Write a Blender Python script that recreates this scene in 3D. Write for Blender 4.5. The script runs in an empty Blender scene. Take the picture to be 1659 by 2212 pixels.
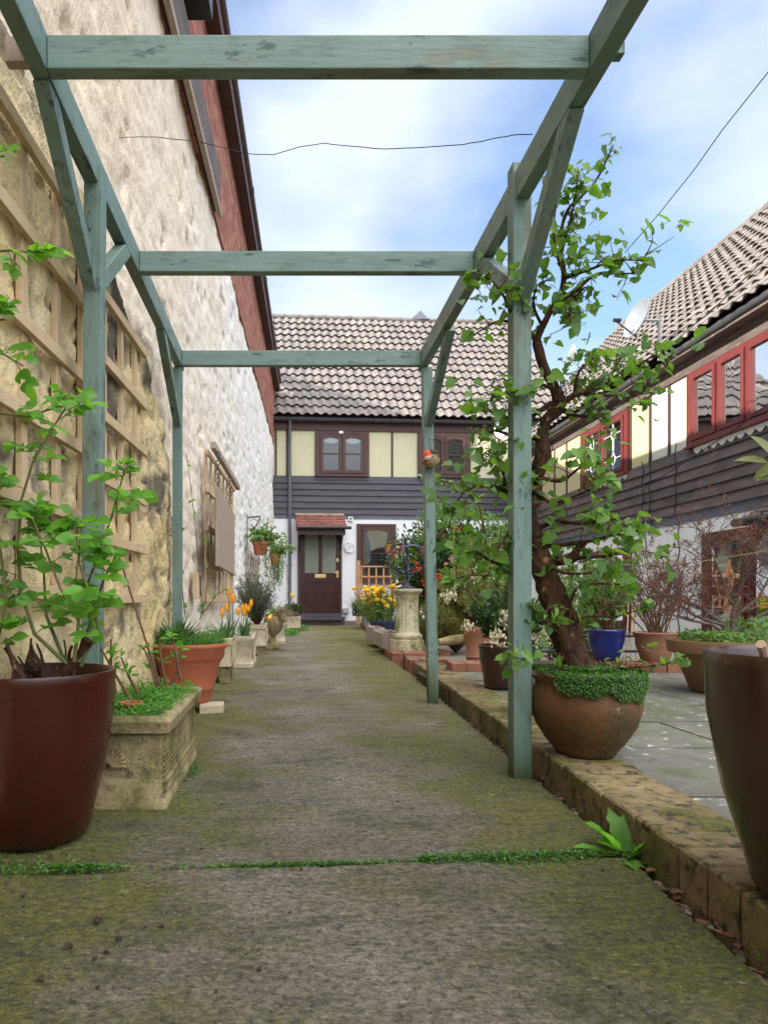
import bpy, math, random
import numpy as np
from mathutils import Vector, Matrix
random.seed(7); rng = np.random.default_rng(7)
C = bpy.context.scene.collection
R = math.radians
# ---------------------------------------------------------------- camera, sky, sun, exposure
F, U0, V0, H = 1475.0, 622.0, 1293.0, 0.60
cam = bpy.data.cameras.new('camera'); camo = bpy.data.objects.new('camera', cam); C.objects.link(camo)
camo.location = (0, 0, H); camo.rotation_euler = (R(90), 0, 0)
cam.sensor_fit = 'HORIZONTAL'; cam.sensor_width = 36; cam.lens = 36 * F / 1659
cam.shift_x = (829.5 - U0) / 1659; cam.shift_y = (V0 - 1106) / 1659
cam.clip_start = 0.02; cam.clip_end = 500
bpy.context.scene.camera = camo
SUN = Vector((1.0, 0.40, -0.475)).normalized()          # direction the light travels
elev = math.asin(-SUN.z); azi = math.atan2(-SUN.x, -SUN.y)  # towards the sun, from +Y clockwise
w = bpy.data.worlds.new('World'); bpy.context.scene.world = w; w.use_nodes = True
nt = w.node_tree; nt.nodes.clear(); N = nt.nodes.new; L_ = nt.links.new
out = N('ShaderNodeOutputWorld'); bg = N('ShaderNodeBackground'); bg.inputs[1].default_value = 0.135
sky = N('ShaderNodeTexSky'); sky.sky_type = 'NISHITA'; sky.sun_disc = False
sky.sun_elevation = elev; sky.sun_rotation = azi; sky.air_density = 1.3; sky.dust_density = 0.6; sky.ozone_density = 6
tc = N('ShaderNodeTexCoord'); mp = N('ShaderNodeMapping'); mp.inputs['Scale'].default_value = (1.0, 0.75, 2.0)
mp.inputs['Rotation'].default_value = (0.0, 0.5, 0.3)
nz = N('ShaderNodeTexNoise'); nz.inputs['Scale'].default_value = 2.7; nz.inputs['Detail'].default_value = 6; nz.inputs['Roughness'].default_value = 0.45
rp = N('ShaderNodeValToRGB'); rp.color_ramp.elements[0].position = 0.40; rp.color_ramp.elements[1].position = 0.62
rp.color_ramp.elements[0].color = (0.22, 0.22, 0.22, 1); rp.color_ramp.elements[1].color = (0.93, 0.93, 0.93, 1)
mx = N('ShaderNodeMix'); mx.data_type = 'RGBA'; mx.inputs['B'].default_value = (3.55, 3.9, 4.75, 1)
L_(tc.outputs['Generated'], mp.inputs[0]); L_(mp.outputs[0], nz.inputs[0]); L_(nz.outputs[0], rp.inputs[0])
# added bright glow overhead and behind, out of view, to fill the courtyard
dt = N('ShaderNodeVectorMath'); dt.operation = 'DOT_PRODUCT'; dt.inputs[1].default_value = Vector((.22, -.42, .88)).normalized()
L_(tc.outputs['Generated'], dt.inputs[0])
gl_ = N('ShaderNodeMapRange'); gl_.inputs[1].default_value = 0.52; gl_.inputs[2].default_value = .97; gl_.inputs[3].default_value = 0.0; gl_.inputs[4].default_value = 1.0
L_(dt.outputs['Value'], gl_.inputs[0]); sc_ = N('ShaderNodeVectorMath'); sc_.operation = 'MULTIPLY_ADD'; sc_.inputs[1].default_value = (17.5, 17.2, 16.4)
L_(gl_.outputs[0], sc_.inputs[0]); L_(mx.outputs['Result'], sc_.inputs[2])
L_(rp.outputs[0], mx.inputs['Factor']); L_(sky.outputs[0], mx.inputs['A']); L_(sc_.outputs[0], bg.inputs[0]); L_(bg.outputs[0], out.inputs[0])
sl = bpy.data.lights.new('sun', 'SUN'); sl.energy = 5.0; sl.angle = R(0.6); sl.color = (1.0, 0.94, 0.85)
so = bpy.data.objects.new('sun', sl); C.objects.link(so); so.rotation_euler = SUN.to_track_quat('-Z', 'Y').to_euler()
vs = bpy.context.scene.view_settings; vs.view_transform = 'Standard'; vs.look = 'None'; vs.gamma = 1; vs.exposure = 1.05
bpy.context.scene.cycles.max_bounces = 8

# ---------------------------------------------------------------- helpers
def P(u, v, Y): return Vector(((u - U0) * Y / F, Y, H - (v - V0) * Y / F))
def tag(o, label=None, cat=None, group=None, kind=None):
    if label: o['label'] = label
    if cat: o['category'] = cat
    if group: o['group'] = group
    if kind: o['kind'] = kind
    return o
def thing(name, label, cat, loc=(0, 0, 0), group=None):
    o = bpy.data.objects.new(name, None); C.objects.link(o); o.location = loc; o.empty_display_size = .1
    return tag(o, label, cat, group)
def offs(p):
    v = Vector((0, 0, 0))
    while p is not None: v += p.location; p = p.parent
    return v
class MB:
    def __init__(s): s.v = []; s.f = []
    def add(s, vs, fs):
        b = len(s.v); s.v += [tuple(x) for x in vs]; s.f += [tuple(b + i for i in f) for f in fs]; return s
    def box(s, x0, x1, y0, y1, z0, z1):
        return s.add([(x0,y0,z0),(x1,y0,z0),(x1,y1,z0),(x0,y1,z0),(x0,y0,z1),(x1,y0,z1),(x1,y1,z1),(x0,y1,z1)],
              [(0,3,2,1),(4,5,6,7),(0,1,5,4),(1,2,6,5),(2,3,7,6),(3,0,4,7)])
    def hexa(s, p):   # 8 corners, bottom ring then top ring
        return s.add(p, [(0,3,2,1),(4,5,6,7),(0,1,5,4),(1,2,6,5),(2,3,7,6),(3,0,4,7)])
    def bar(s, p, q, w, h, up=(0, 0, 1)):
        p = Vector(p); q = Vector(q); d = (q - p).normalized(); up = Vector(up)
        sd = d.cross(up); sd = sd.normalized() if sd.length > 1e-5 else Vector((1, 0, 0)); u = sd.cross(d).normalized()
        a = sd * w / 2; b = u * h / 2
        return s.hexa([p-a-b, p+a-b, q+a-b, q-a-b, p-a+b, p+a+b, q+a+b, q-a+b])
    def quad(s, a, b, c, d): return s.add([a, b, c, d], [(0, 1, 2, 3)])
    def tube(s, pts, r, n=8, cap=True, wob=0):
        pts = [Vector(p) for p in pts]; m = len(pts)
        rr = r if isinstance(r, (list, tuple)) else [r] * m
        ref = Vector((0.31, 0.2, 0.93)); vs = []; fs = []
        for i, p in enumerate(pts):
            d = (pts[min(i+1, m-1)] - pts[max(i-1, 0)]).normalized()
            a = d.cross(ref); a = a.normalized() if a.length > 1e-3 else Vector((1,0,0)); b = d.cross(a)
            for k in range(n):
                t = 2*math.pi*k/n; q = rr[i] * (1 + (random.uniform(-wob, wob) if wob else 0))
                vs.append(p + (a*math.cos(t) + b*math.sin(t)) * q)
        for i in range(m-1):
            for k in range(n): fs.append((i*n+k, i*n+(k+1)%n, (i+1)*n+(k+1)%n, (i+1)*n+k))
        if cap: fs.append(tuple(range(n-1, -1, -1))); fs.append(tuple((m-1)*n+k for k in range(n)))
        return s.add(vs, fs)
    def lathe(s, cx, cy, prof, n=48, fn=None, sx=1, sy=1):
        vs = []; fs = []
        for j, (r, z) in enumerate(prof):
            for k in range(n):
                t = 2*math.pi*k/n; q, zz = (r, z) if fn is None else fn(r, z, t, j)
                vs.append((cx + q*math.cos(t)*sx, cy + q*math.sin(t)*sy, zz))
        for j in range(len(prof)-1):
            for k in range(n): fs.append((j*n+k, j*n+(k+1)%n, (j+1)*n+(k+1)%n, (j+1)*n+k))
        if prof[0][0] > 1e-4: fs.append(tuple(range(n-1, -1, -1)))
        if prof[-1][0] > 1e-4: fs.append(tuple((len(prof)-1)*n+k for k in range(n)))
        return s.add(vs, fs)
    def ring(s, c, nrm, rad, wid, th, n=48, a0=0, a1=2*math.pi):
        nrm = Vector(nrm).normalized(); c = Vector(c)
        a = nrm.cross(Vector((0.13, 0.2, 0.97))).normalized(); b = nrm.cross(a); vs = []; fs = []
        for k in range(n+1):
            t = a0 + (a1-a0)*k/n; d = a*math.cos(t) + b*math.sin(t)
            for (rr, ww) in ((rad-th/2, -wid/2), (rad+th/2, -wid/2), (rad+th/2, wid/2), (rad-th/2, wid/2)):
                vs.append(c + d*rr + nrm*ww)
        for k in range(n):
            for e in range(4): fs.append((k*4+e, k*4+(e+1)%4, k*4+4+(e+1)%4, k*4+4+e))
        return s.add(vs, fs)
    def ball(s, c, r, n=12, m=8, sc=(1,1,1), wob=0):
        vs = []; fs = []
        for j in range(m+1):
            ph = math.pi*j/m
            for k in range(n):
                t = 2*math.pi*k/n; q = r*(1+random.uniform(-wob, wob))
                vs.append((c[0]+q*math.sin(ph)*math.cos(t)*sc[0], c[1]+q*math.sin(ph)*math.sin(t)*sc[1], c[2]+q*math.cos(ph)*sc[2]))
        for j in range(m):
            for k in range(n): fs.append((j*n+k, (j+1)*n+k, (j+1)*n+(k+1)%n, j*n+(k+1)%n))
        return s.add(vs, fs)
    def leaf(s, pos, d, n, L, W, tpl):
        d = Vector(d).normalized(); n = Vector(n); sd = d.cross(n)
        sd = sd.normalized() if sd.length > 1e-4 else Vector((1,0,0)); n = sd.cross(d); pos = Vector(pos)
        return s.add([pos + sd*(x*W) + d*(y*L) + n*(z*L) for x, y, z in tpl[0]], tpl[1])
    def build(s, name, mat, parent=None, smooth=None, bevel=0, seg=2, label=None, kind=None):
        o_ = offs(parent) if parent is not None else Vector((0, 0, 0))
        me = bpy.data.meshes.new(name)
        vv = np.array(s.v, dtype=float) - np.array(o_)
        me.from_pydata(vv.tolist(), [], s.f); me.materials.append(mat); me.validate()
        if smooth is not None:
            me.shade_smooth()
            if smooth < 180: me.set_sharp_from_angle(angle=R(smooth))
        o = bpy.data.objects.new(name, me); C.objects.link(o)
        if parent is not None: o.parent = parent
        if bevel:
            m = o.modifiers.new('bevel', 'BEVEL'); m.width = bevel; m.segments = seg; m.limit_method = 'ANGLE'; m.angle_limit = R(40)
        if label: o['label'] = label
        if kind: o['kind'] = kind
        return o
HEART = ([(0,0,0),(.36,-.12,.07),(.55,.2,.12),(.36,.62,.03),(0,1.05,-.16),(-.36,.62,.03),(-.55,.2,.12),(-.36,-.12,.07),(0,.42,-.03)],
         [(0,1,2,8),(8,2,3,4),(8,4,5,6),(0,8,6,7)])
LOBED = ([(0,0,0),(.34,-.1,.06),(.6,.12,.12),(.42,.36,.05),(.5,.62,.02),(.2,.72,-.03),(0,1.08,-.2),(-.2,.72,-.03),(-.5,.62,.02),(-.42,.36,.05),(-.6,.12,.12),(-.34,-.1,.06),(0,.4,-.03)],
         [(0,1,2,12),(12,2,3),(12,3,4,5),(12,5,6),(12,6,7),(12,7,8,9),(12,9,10),(0,12,10,11)])
OVATE = ([(0,0,0),(.3,.16,.07),(.46,.45,.09),(.3,.78,.03),(0,1.03,-.12),(-.3,.78,.03),(-.46,.45,.09),(-.3,.16,.07),(0,.5,-.04)],
         [(0,1,2,8),(8,2,3,4),(8,4,5,6),(0,8,6,7)])
DIAM = ([(0,0,0),(.5,.45,.08),(0,1,-.03),(-.5,.45,.08)], [(0,1,2),(0,2,3)])
def rv(s=1.0): return Vector((random.gauss(0, s), random.gauss(0, s), random.gauss(0, s)))
def runit():
    v = rv(); return v.normalized()
# ---- vectorised value noise (for displaced surfaces)
def _h(i, j, k, s):
    n = (i*374761393 + j*668265263 + k*2147483647 + s*1274126177) & 0xffffffff
    n = ((n ^ (n >> 13)) * 1274126177) & 0xffffffff
    return ((n ^ (n >> 16)) & 0xffff) / 65535.0
def vn(x, y, z, s=0):
    x = np.asarray(x, float); y = np.asarray(y, float) + 0*x; z = np.asarray(z, float) + 0*x
    i = np.floor(x).astype(np.int64); j = np.floor(y).astype(np.int64); k = np.floor(z).astype(np.int64)
    fx, fy, fz = x-i, y-j, z-k; fx = fx*fx*(3-2*fx); fy = fy*fy*(3-2*fy); fz = fz*fz*(3-2*fz)
    r = 0
    for a in (0, 1):
        for b in (0, 1):
            for c in (0, 1):
                r = r + _h(i+a, j+b, k+c, s) * (fx if a else 1-fx) * (fy if b else 1-fy) * (fz if c else 1-fz)
    return r*2-1
def fbm(x, y, z, o=4, s=0):
    r = 0; a = 1.0; t = 0
    for q in range(o):
        r = r + a*vn(x*2**q, y*2**q, z*2**q, s+q); t += a; a *= .5
    return r/t
def stones(y, z, cw, ch, s=0):   # rounded-rubble height 0..1 from jittered cells
    y = np.asarray(y)/cw; z = np.asarray(z)/ch
    best = np.full(y.shape, 9.0); sec = np.full(y.shape, 9.0); i0 = np.floor(y).astype(np.int64); j0 = np.floor(z).astype(np.int64)
    for a in (-1, 0, 1):
        for b in (-1, 0, 1):
            i = i0+a; j = j0+b
            d = np.hypot(y-(i+.15+.7*_h(i, j, 0*i, s)), z-(j+.15+.7*_h(i, j, 0*i+5, s)))
            sec = np.where(d < best, best, np.minimum(sec, d)); best = np.minimum(best, d)
    return np.clip((sec-best)*2.2, 0, 1)
def grid(name, X, Y, Z, mat, parent=None, kind=None):     # arrays (m, n)
    m, n = X.shape; b = MB(); b.v = list(map(tuple, np.stack([X, Y, Z], -1).reshape(-1, 3).tolist()))
    idx = np.arange(m*n).reshape(m, n)
    b.f = np.stack([idx[:-1,:-1], idx[:-1,1:], idx[1:,1:], idx[1:,:-1]], -1).reshape(-1, 4).tolist()
    return b.build(name, mat, parent, smooth=180, kind=kind)

# ---------------------------------------------------------------- materials
def newmat(name):
    m = bpy.data.materials.new(name); m.use_nodes = True; t = m.node_tree
    return m, t, t.nodes['Principled BSDF'], t.nodes['Material Output']
def c4(c): return (c[0], c[1], c[2], 1)
def tnoise(t, scale, detail=6, stretch=None, rough=.6, coord='Object'):
    tc = t.nodes.new('ShaderNodeTexCoord'); n = t.nodes.new('ShaderNodeTexNoise')
    n.inputs['Scale'].default_value = scale; n.inputs['Detail'].default_value = detail; n.inputs['Roughness'].default_value = rough
    if stretch:
        mp = t.nodes.new('ShaderNodeMapping'); mp.inputs['Scale'].default_value = stretch
        t.links.new(tc.outputs[coord], mp.inputs[0]); t.links.new(mp.outputs[0], n.inputs[0])
    else: t.links.new(tc.outputs[coord], n.inputs[0])
    return n.outputs[0]
def ramp(t, src, lo, hi, a=0.0, b=1.0):
    r = t.nodes.new('ShaderNodeMapRange'); r.inputs[1].default_value = lo; r.inputs[2].default_value = hi
    r.inputs[3].default_value = a; r.inputs[4].default_value = b; t.links.new(src, r.inputs[0]); return r.outputs[0]
def mixc(t, fac, a, b, mode='MIX'):
    m = t.nodes.new('ShaderNodeMix'); m.data_type = 'RGBA'; m.blend_type = mode
    for s, v in (('A', a), ('B', b)):
        if isinstance(v, tuple): m.inputs[s].default_value = c4(v)
        else: t.links.new(v, m.inputs[s])
    if isinstance(fac, (int, float)): m.inputs['Factor'].default_value = fac
    else: t.links.new(fac, m.inputs['Factor'])
    return m.outputs['Result']
def island(t): return t.nodes.new('ShaderNodeNewGeometry').outputs['Random Per Island']
def bumpn(t, bs, src, dist, strength=1.0, prev=None):
    b = t.nodes.new('ShaderNodeBump'); b.inputs['Strength'].default_value = strength; b.inputs['Distance'].default_value = dist
    t.links.new(src, b.inputs['Height'])
    if prev is not None: t.links.new(prev, b.inputs['Normal'])
    t.links.new(b.outputs[0], bs.inputs['Normal']); return b.outputs[0]
def mat(name, c1, c2=None, scale=8, stretch=None, patches=(), rough=.75, bump=0, bscale=60, isl=0, spec=.35, metal=0, coat=0, rvar=0, bst=None, pst=None):
    m, t, bs, o = newmat(name)
    col = mixc(t, ramp(t, tnoise(t, scale, stretch=stretch), .3, .7), c1, c2 or c1)
    for (pc, ps, lo, hi) in patches:
        col = mixc(t, ramp(t, tnoise(t, ps, 8, stretch=pst, rough=.7), lo, hi), col, pc)
    if isl: col = mixc(t, 1.0, col, mixc(t, island(t), (1-isl,)*3, (1+isl,)*3), 'MULTIPLY')
    t.links.new(col, bs.inputs['Base Color'])
    bs.inputs['Roughness'].default_value = rough; bs.inputs['Specular IOR Level'].default_value = spec
    bs.inputs['Metallic'].default_value = metal; bs.inputs['Coat Weight'].default_value = coat; bs.inputs['Coat Roughness'].default_value = .08
    if rvar: t.links.new(ramp(t, tnoise(t, 14), .3, .7, rough-rvar, rough+rvar), bs.inputs['Roughness'])
    if bump: bumpn(t, bs, tnoise(t, bscale, 6, stretch=bst), bump)
    return m
def leafmat(name, a, b, tr=.35, rough=.45, spec=.4):
    m, t, bs, o = newmat(name)
    col = mixc(t, island(t), a, b); t.links.new(col, bs.inputs['Base Color'])
    bs.inputs['Roughness'].default_value = rough; bs.inputs['Specular IOR Level'].default_value = spec
    tl = t.nodes.new('ShaderNodeBsdfTranslucent'); hs = mixc(t, .6, col, (b[0]*2.2, b[1]*2.2, b[2]*.8)); t.links.new(hs, tl.inputs[0])
    ms = t.nodes.new('ShaderNodeMixShader'); ms.inputs[0].default_value = tr
    t.links.new(bs.outputs[0], ms.inputs[1]); t.links.new(tl.outputs[0], ms.inputs[2]); t.links.new(ms.outputs[0], o.inputs[0])
    return m
def glassmat(name='window_glass', tint=(.75, .8, .8), k=1.0):
    m, t, bs, o = newmat(name); t.nodes.remove(bs)
    tr = t.nodes.new('ShaderNodeBsdfTransparent'); tr.inputs[0].default_value = c4(tint)
    gl = t.nodes.new('ShaderNodeBsdfGlossy'); gl.inputs['Roughness'].default_value = .02
    bmp = t.nodes.new('ShaderNodeBump'); bmp.inputs['Distance'].default_value = .004; t.links.new(tnoise(t, 2, 1), bmp.inputs['Height']); t.links.new(bmp.outputs[0], gl.inputs['Normal'])
    fr = t.nodes.new('ShaderNodeFresnel'); fr.inputs[0].default_value = 1.5
    ms = t.nodes.new('ShaderNodeMixShader'); t.links.new(ramp(t, fr.outputs[0], 0, 1, .08*k, 1), ms.inputs[0])
    t.links.new(tr.outputs[0], ms.inputs[1]); t.links.new(gl.outputs[0], ms.inputs[2]); t.links.new(ms.outputs[0], o.inputs[0]); return m

def concrete():
    m, t, bs, o = newmat('path_concrete')
    tc = t.nodes.new('ShaderNodeTexCoord'); sp = t.nodes.new('ShaderNodeSeparateXYZ'); t.links.new(tc.outputs['Object'], sp.inputs[0])
    col = mixc(t, ramp(t, tnoise(t, 1.3, 6, rough=.65), .36, .64), (.165, .14, .10), (.30, .265, .21))
    # algae: heavier away from the trodden middle
    ab = t.nodes.new('ShaderNodeMath'); ab.operation = 'ABSOLUTE'; of = t.nodes.new('ShaderNodeMath'); of.operation = 'SUBTRACT'; of.inputs[1].default_value = .12
    t.links.new(sp.outputs[0], of.inputs[0]); t.links.new(of.outputs[0], ab.inputs[0])
    ma = t.nodes.new('ShaderNodeMath'); ma.operation = 'MULTIPLY_ADD'; ma.inputs[1].default_value = .34; t.links.new(ab.outputs[0], ma.inputs[0]); t.links.new(tnoise(t, 2.0, 9, rough=.72), ma.inputs[2])
    col = mixc(t, ramp(t, ma.outputs[0], .53, .68, 0, .85), col, (.145, .145, .014))
    col = mixc(t, ramp(t, tnoise(t, 3.1, 9, rough=.78), .52, .66, 0, .8), col, (.045, .04, .024))
    col = mixc(t, ramp(t, tnoise(t, 5, 9, (1, 3.4, 1), rough=.8), .5, .64, 0, .7), col, (.07, .06, .035))
    col = mixc(t, ramp(t, tnoise(t, 70, 6, rough=.85), .49, .60, 0, .8), col, (.04, .035, .02))
    col = mixc(t, ramp(t, tnoise(t, 90, 3, rough=.8), .60, .66, 0, .6), col, (.38, .34, .26))
    col = mixc(t, ramp(t, tnoise(t, 9, 6, rough=.75), .66, .70, 0, .85), col, (.52, .48, .38))
    gr = t.nodes.new('ShaderNodeMapRange'); gr.inputs[1].default_value = .36; gr.inputs[2].default_value = .64; gr.inputs[3].default_value = .38; gr.inputs[4].default_value = 1.62
    t.links.new(tnoise(t, 48, 7, (1, 1.5, 1), rough=.88), gr.inputs[0]); sc = t.nodes.new('ShaderNodeVectorMath'); sc.operation = 'SCALE'; t.links.new(col, sc.inputs[0]); t.links.new(gr.outputs[0], sc.inputs['Scale']); col = sc.outputs[0]
    t.links.new(col, bs.inputs['Base Color']); bs.inputs['Roughness'].default_value = .8; bs.inputs['Specular IOR Level'].default_value = .4
    b1 = bumpn(t, bs, tnoise(t, 75, 8, rough=.85), .018)
    bumpn(t, bs, tnoise(t, 9, 4, (1, 5, 1)), .012, 1, b1); return m
def brickmat(name, c1, c2, mortar, scale, axes=(1, 2)):
    m, t, bs, o = newmat(name); tc = t.nodes.new('ShaderNodeTexCoord'); sx = t.nodes.new('ShaderNodeSeparateXYZ'); cx = t.nodes.new('ShaderNodeCombineXYZ')
    t.links.new(tc.outputs['Object'], sx.inputs[0]); t.links.new(sx.outputs[axes[0]], cx.inputs[0]); t.links.new(sx.outputs[axes[1]], cx.inputs[1])
    b = t.nodes.new('ShaderNodeTexBrick'); b.inputs['Scale'].default_value = scale; b.inputs['Brick Width'].default_value = .22; b.inputs['Row Height'].default_value = .075
    b.inputs['Mortar Size'].default_value = .008; b.inputs['Color1'].default_value = c4(c1); b.inputs['Color2'].default_value = c4(c2); b.inputs['Mortar'].default_value = c4(mortar)
    t.links.new(cx.outputs[0], b.inputs[0])
    col = mixc(t, ramp(t, tnoise(t, 7), .35, .7, 0, .5), b.outputs[0], (.12, .05, .035)); t.links.new(col, bs.inputs['Base Color'])
    bs.inputs['Roughness'].default_value = .9; bumpn(t, bs, b.outputs['Fac'], -.01); return m
def wallmat():
    m, t, bs, o = newmat('limewashed_render')
    tc = t.nodes.new('ShaderNodeTexCoord'); s = t.nodes.new('ShaderNodeSeparateXYZ'); t.links.new(tc.outputs['Object'], s.inputs[0])
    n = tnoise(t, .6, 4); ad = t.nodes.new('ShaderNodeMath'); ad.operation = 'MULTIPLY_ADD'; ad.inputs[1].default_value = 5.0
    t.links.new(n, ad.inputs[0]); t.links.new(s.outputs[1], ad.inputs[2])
    col = mixc(t, ramp(t, ad.outputs[0], 5.5, 11.5), (.72, .61, .47), (.80, .785, .77))      # beige turning near-white towards the house
    col = mixc(t, ramp(t, tnoise(t, 6, 9, stretch=(1, 1, .5), rough=.75), .5, .68, 0, .5), col, (.46, .36, .24))
    col = mixc(t, ramp(t, tnoise(t, 26, 6, rough=.7), .62, .7, 0, .7), col, (.22, .16, .09))
    t.links.new(col, bs.inputs['Base Color']); bs.inputs['Roughness'].default_value = .92; bs.inputs['Specular IOR Level'].default_value = .2
    bumpn(t, bs, tnoise(t, 42, 6, stretch=(1, 1, .6)), .014); return m
def rubblemat():
    m, t, bs, o = newmat('old_rubble_stone')
    tc = t.nodes.new('ShaderNodeTexCoord'); s = t.nodes.new('ShaderNodeSeparateXYZ'); t.links.new(tc.outputs['Object'], s.inputs[0])
    col = mixc(t, ramp(t, tnoise(t, 2.2, 7), .35, .65), (.66, .50, .25), (.74, .61, .38))
    col = mixc(t, ramp(t, tnoise(t, 5, 9, rough=.75), .52, .68, 0, .8), col, (.24, .19, .10))
    col = mixc(t, ramp(t, tnoise(t, 1.6, 6, rough=.7), .56, .66, 0, .85), col, (.10, .09, .075))
    at = t.nodes.new('ShaderNodeAttribute'); at.attribute_name = 'stain'
    col = mixc(t, at.outputs['Fac'], col, (.075, .068, .06))
    t.links.new(col, bs.inputs['Base Color']); bs.inputs['Roughness'].default_value = .92; bs.inputs['Specular IOR Level'].default_value = .2
    bumpn(t, bs, tnoise(t, 38, 7), .018); return m
M = {}
def painted(s): return mat('sage_paint', (.115, .185, .16), (.17, .245, .21), 9, s, [((.12, .10, .045), 4.5, .56, .68), ((.09, .13, .11), 24, .54, .68), ((.22, .29, .24), 9, .6, .75), ((.055, .085, .075), 16, .58, .62), ((.10, .07, .035), 5, .62, .70)], rough=.55, bump=.0022, bscale=60, rvar=.12, isl=.08, bst=s, pst=tuple(.25+.75*q for q in s))
M['pergola'] = painted((1, 1, .12)); M['pergola_x'] = painted((.12, 1, 1)); M['pergola_y'] = painted((1, .12, 1))
def algae(m, z0, z1, c):
    t = m.node_tree; bs = t.nodes['Principled BSDF']; src = bs.inputs['Base Color'].links[0].from_socket; tc = t.nodes.new('ShaderNodeTexCoord'); sp = t.nodes.new('ShaderNodeSeparateXYZ')
    t.links.new(tc.outputs['Object'], sp.inputs[0]); ad = t.nodes.new('ShaderNodeMath'); ad.operation = 'MULTIPLY_ADD'; ad.inputs[1].default_value = .25
    t.links.new(tnoise(t, 14, 5, (1, 1, .3)), ad.inputs[0]); t.links.new(sp.outputs[2], ad.inputs[2]); t.links.new(mixc(t, ramp(t, ad.outputs[0], z1, z0), src, c), bs.inputs['Base Color'])
algae(M['pergola'], .12, .36, (.035, .06, .025))
M['wood'] = mat('pale_trellis_wood', (.50, .36, .21), (.62, .47, .30), 6, (1, 1, 1), [((.20, .15, .09), 9, .6, .75)], rough=.8, bump=.003, bscale=50, isl=.14)
M['greywood'] = mat('weathered_board', (.30, .23, .18), (.38, .31, .26), 5, (6, 6, .6), [((.16, .12, .09), 10, .6, .74)], rough=.85, bump=.004, bscale=40, bst=(4, 4, .5))
M['redwood'] = mat('stained_orange_wood', (.42, .20, .09), (.52, .29, .15), 6, (1, 1, 1), rough=.7, isl=.12)
M['path'] = concrete()
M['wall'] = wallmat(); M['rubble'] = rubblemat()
M['brick_up'] = brickmat('red_brick_wall', (.27, .06, .035), (.48, .20, .12), (.10, .06, .045), 1.0)
M['kerb'] = mat('mossy_buff_brick', (.17, .12, .058), (.26, .19, .10), 7, None, [((.11, .11, .025), 5, .47, .60), ((.05, .042, .026), 26, .5, .62), ((.42, .37, .28), 17, .68, .74)], rough=.9, bump=.010, bscale=85, isl=.16)
M['redbrick'] = mat('garden_red_brick', (.19, .075, .048), (.27, .12, .075), 9, None, [((.12, .09, .04), 8, .58, .72)], rough=.9, bump=.006, bscale=70, isl=.22)
M['flag'] = mat('grey_flagstone', (.095, .09, .075), (.165, .155, .13), 5, None, [((.09, .095, .045), 4, .48, .62), ((.50, .48, .42), 20, .60, .64), ((.05, .048, .04), 22, .6, .72)], rough=.85, bump=.007, bscale=60, isl=.12)
M['soil'] = mat('dark_soil', (.035, .022, .013), (.07, .045, .026), 30, rough=.95, bump=.02, bscale=70)
M['ground'] = mat('trodden_ground', (.12, .11, .08), (.17, .15, .11), 2, rough=.95, bump=.01)
M['ox'] = mat('oxblood_glaze', (.055, .006, .003), (.030, .005, .003), 3, (1, 1, .3), [((.018, .005, .004), 5, .5, .75), ((.10, .045, .03), 26, .66, .71)], rough=.3, spec=.35, coat=.22, rvar=.06)
M['oxd'] = mat('dark_brown_glaze', (.045, .014, .010), (.028, .010, .008), 3, (1, 1, .3), rough=.33, spec=.5, coat=.4, rvar=.06)
M['stone'] = mat('cast_stone', (.24, .185, .085), (.34, .275, .15), 9, None, [((.10, .09, .03), 6, .45, .62), ((.07, .06, .035), 30, .56, .68)], rough=.92, bump=.008, bscale=70)
M['palestone'] = mat('pale_cast_stone', (.42, .34, .22), (.48, .42, .31), 9, None, [((.20, .18, .09), 8, .54, .7), ((.12, .10, .07), 34, .6, .7)], rough=.92, bump=.007, bscale=80)
M['colstone'] = mat('lichened_column_stone', (.42, .37, .25), (.54, .49, .36), 10, (1, 1, .3), [((.22, .21, .05), 7, .47, .62), ((.08, .07, .045), 16, .56, .68)], rough=.92, bump=.008, bscale=60)
M['terra'] = mat('terracotta', (.36, .095, .045), (.42, .13, .065), 4, None, [((.26, .12, .08), 9, .6, .76)], rough=.75, bump=.002, bscale=60)
M['terrap'] = mat('pale_terracotta', (.27, .12, .075), (.36, .18, .11), 5, None, [((.25, .17, .10), 8, .58, .76)], rough=.8, bump=.003)
M['terrao'] = mat('mossy_terracotta', (.17, .085, .04), (.25, .135, .065), 4, None, [((.16, .14, .05), 6, .52, .68), ((.10, .06, .035), 14, .6, .74)], rough=.85, bump=.004)
M['bowl'] = mat('stained_earthenware', (.10, .042, .014), (.15, .068, .026), 5, None, [((.055, .042, .012), 4, .44, .62), ((.40, .22, .11), 9, .64, .7), ((.05, .03, .015), 11, .56, .7)], rough=.62, bump=.004, bscale=50)
M['blue'] = mat('cobalt_glaze', (.004, .014, .16), (.003, .009, .10), 4, None, rough=.2, spec=.5, coat=.5)
M['slate'] = mat('slate_blue_glaze', (.05, .07, .16), (.035, .05, .11), 4, None, rough=.3, coat=.3)
M['greypot'] = mat('plum_grey_planter', (.085, .07, .07), (.12, .10, .095), 6, rough=.6)
M['bark'] = mat('peeling_bark', (.085, .036, .016), (.026, .013, .008), 16, (1, 1, .35), [((.30, .14, .055), 30, .60, .66), ((.015, .008, .005), 22, .56, .66)], rough=.9, bump=.03, bscale=38, bst=(1, 1, .3))
M['twig'] = mat('brown_twig', (.10, .045, .025), (.16, .08, .045), 30, rough=.8)
M['gtwig'] = mat('green_stem', (.10, .15, .04), (.13, .10, .04), 9, rough=.6)
M['greytwig'] = mat('grey_branch', (.075, .055, .045), (.17, .135, .12), 12, rough=.85, bump=.003)
M['leaf'] = leafmat('climber_leaf', (.03, .10, .018), (.14, .27, .04), .4)
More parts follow.
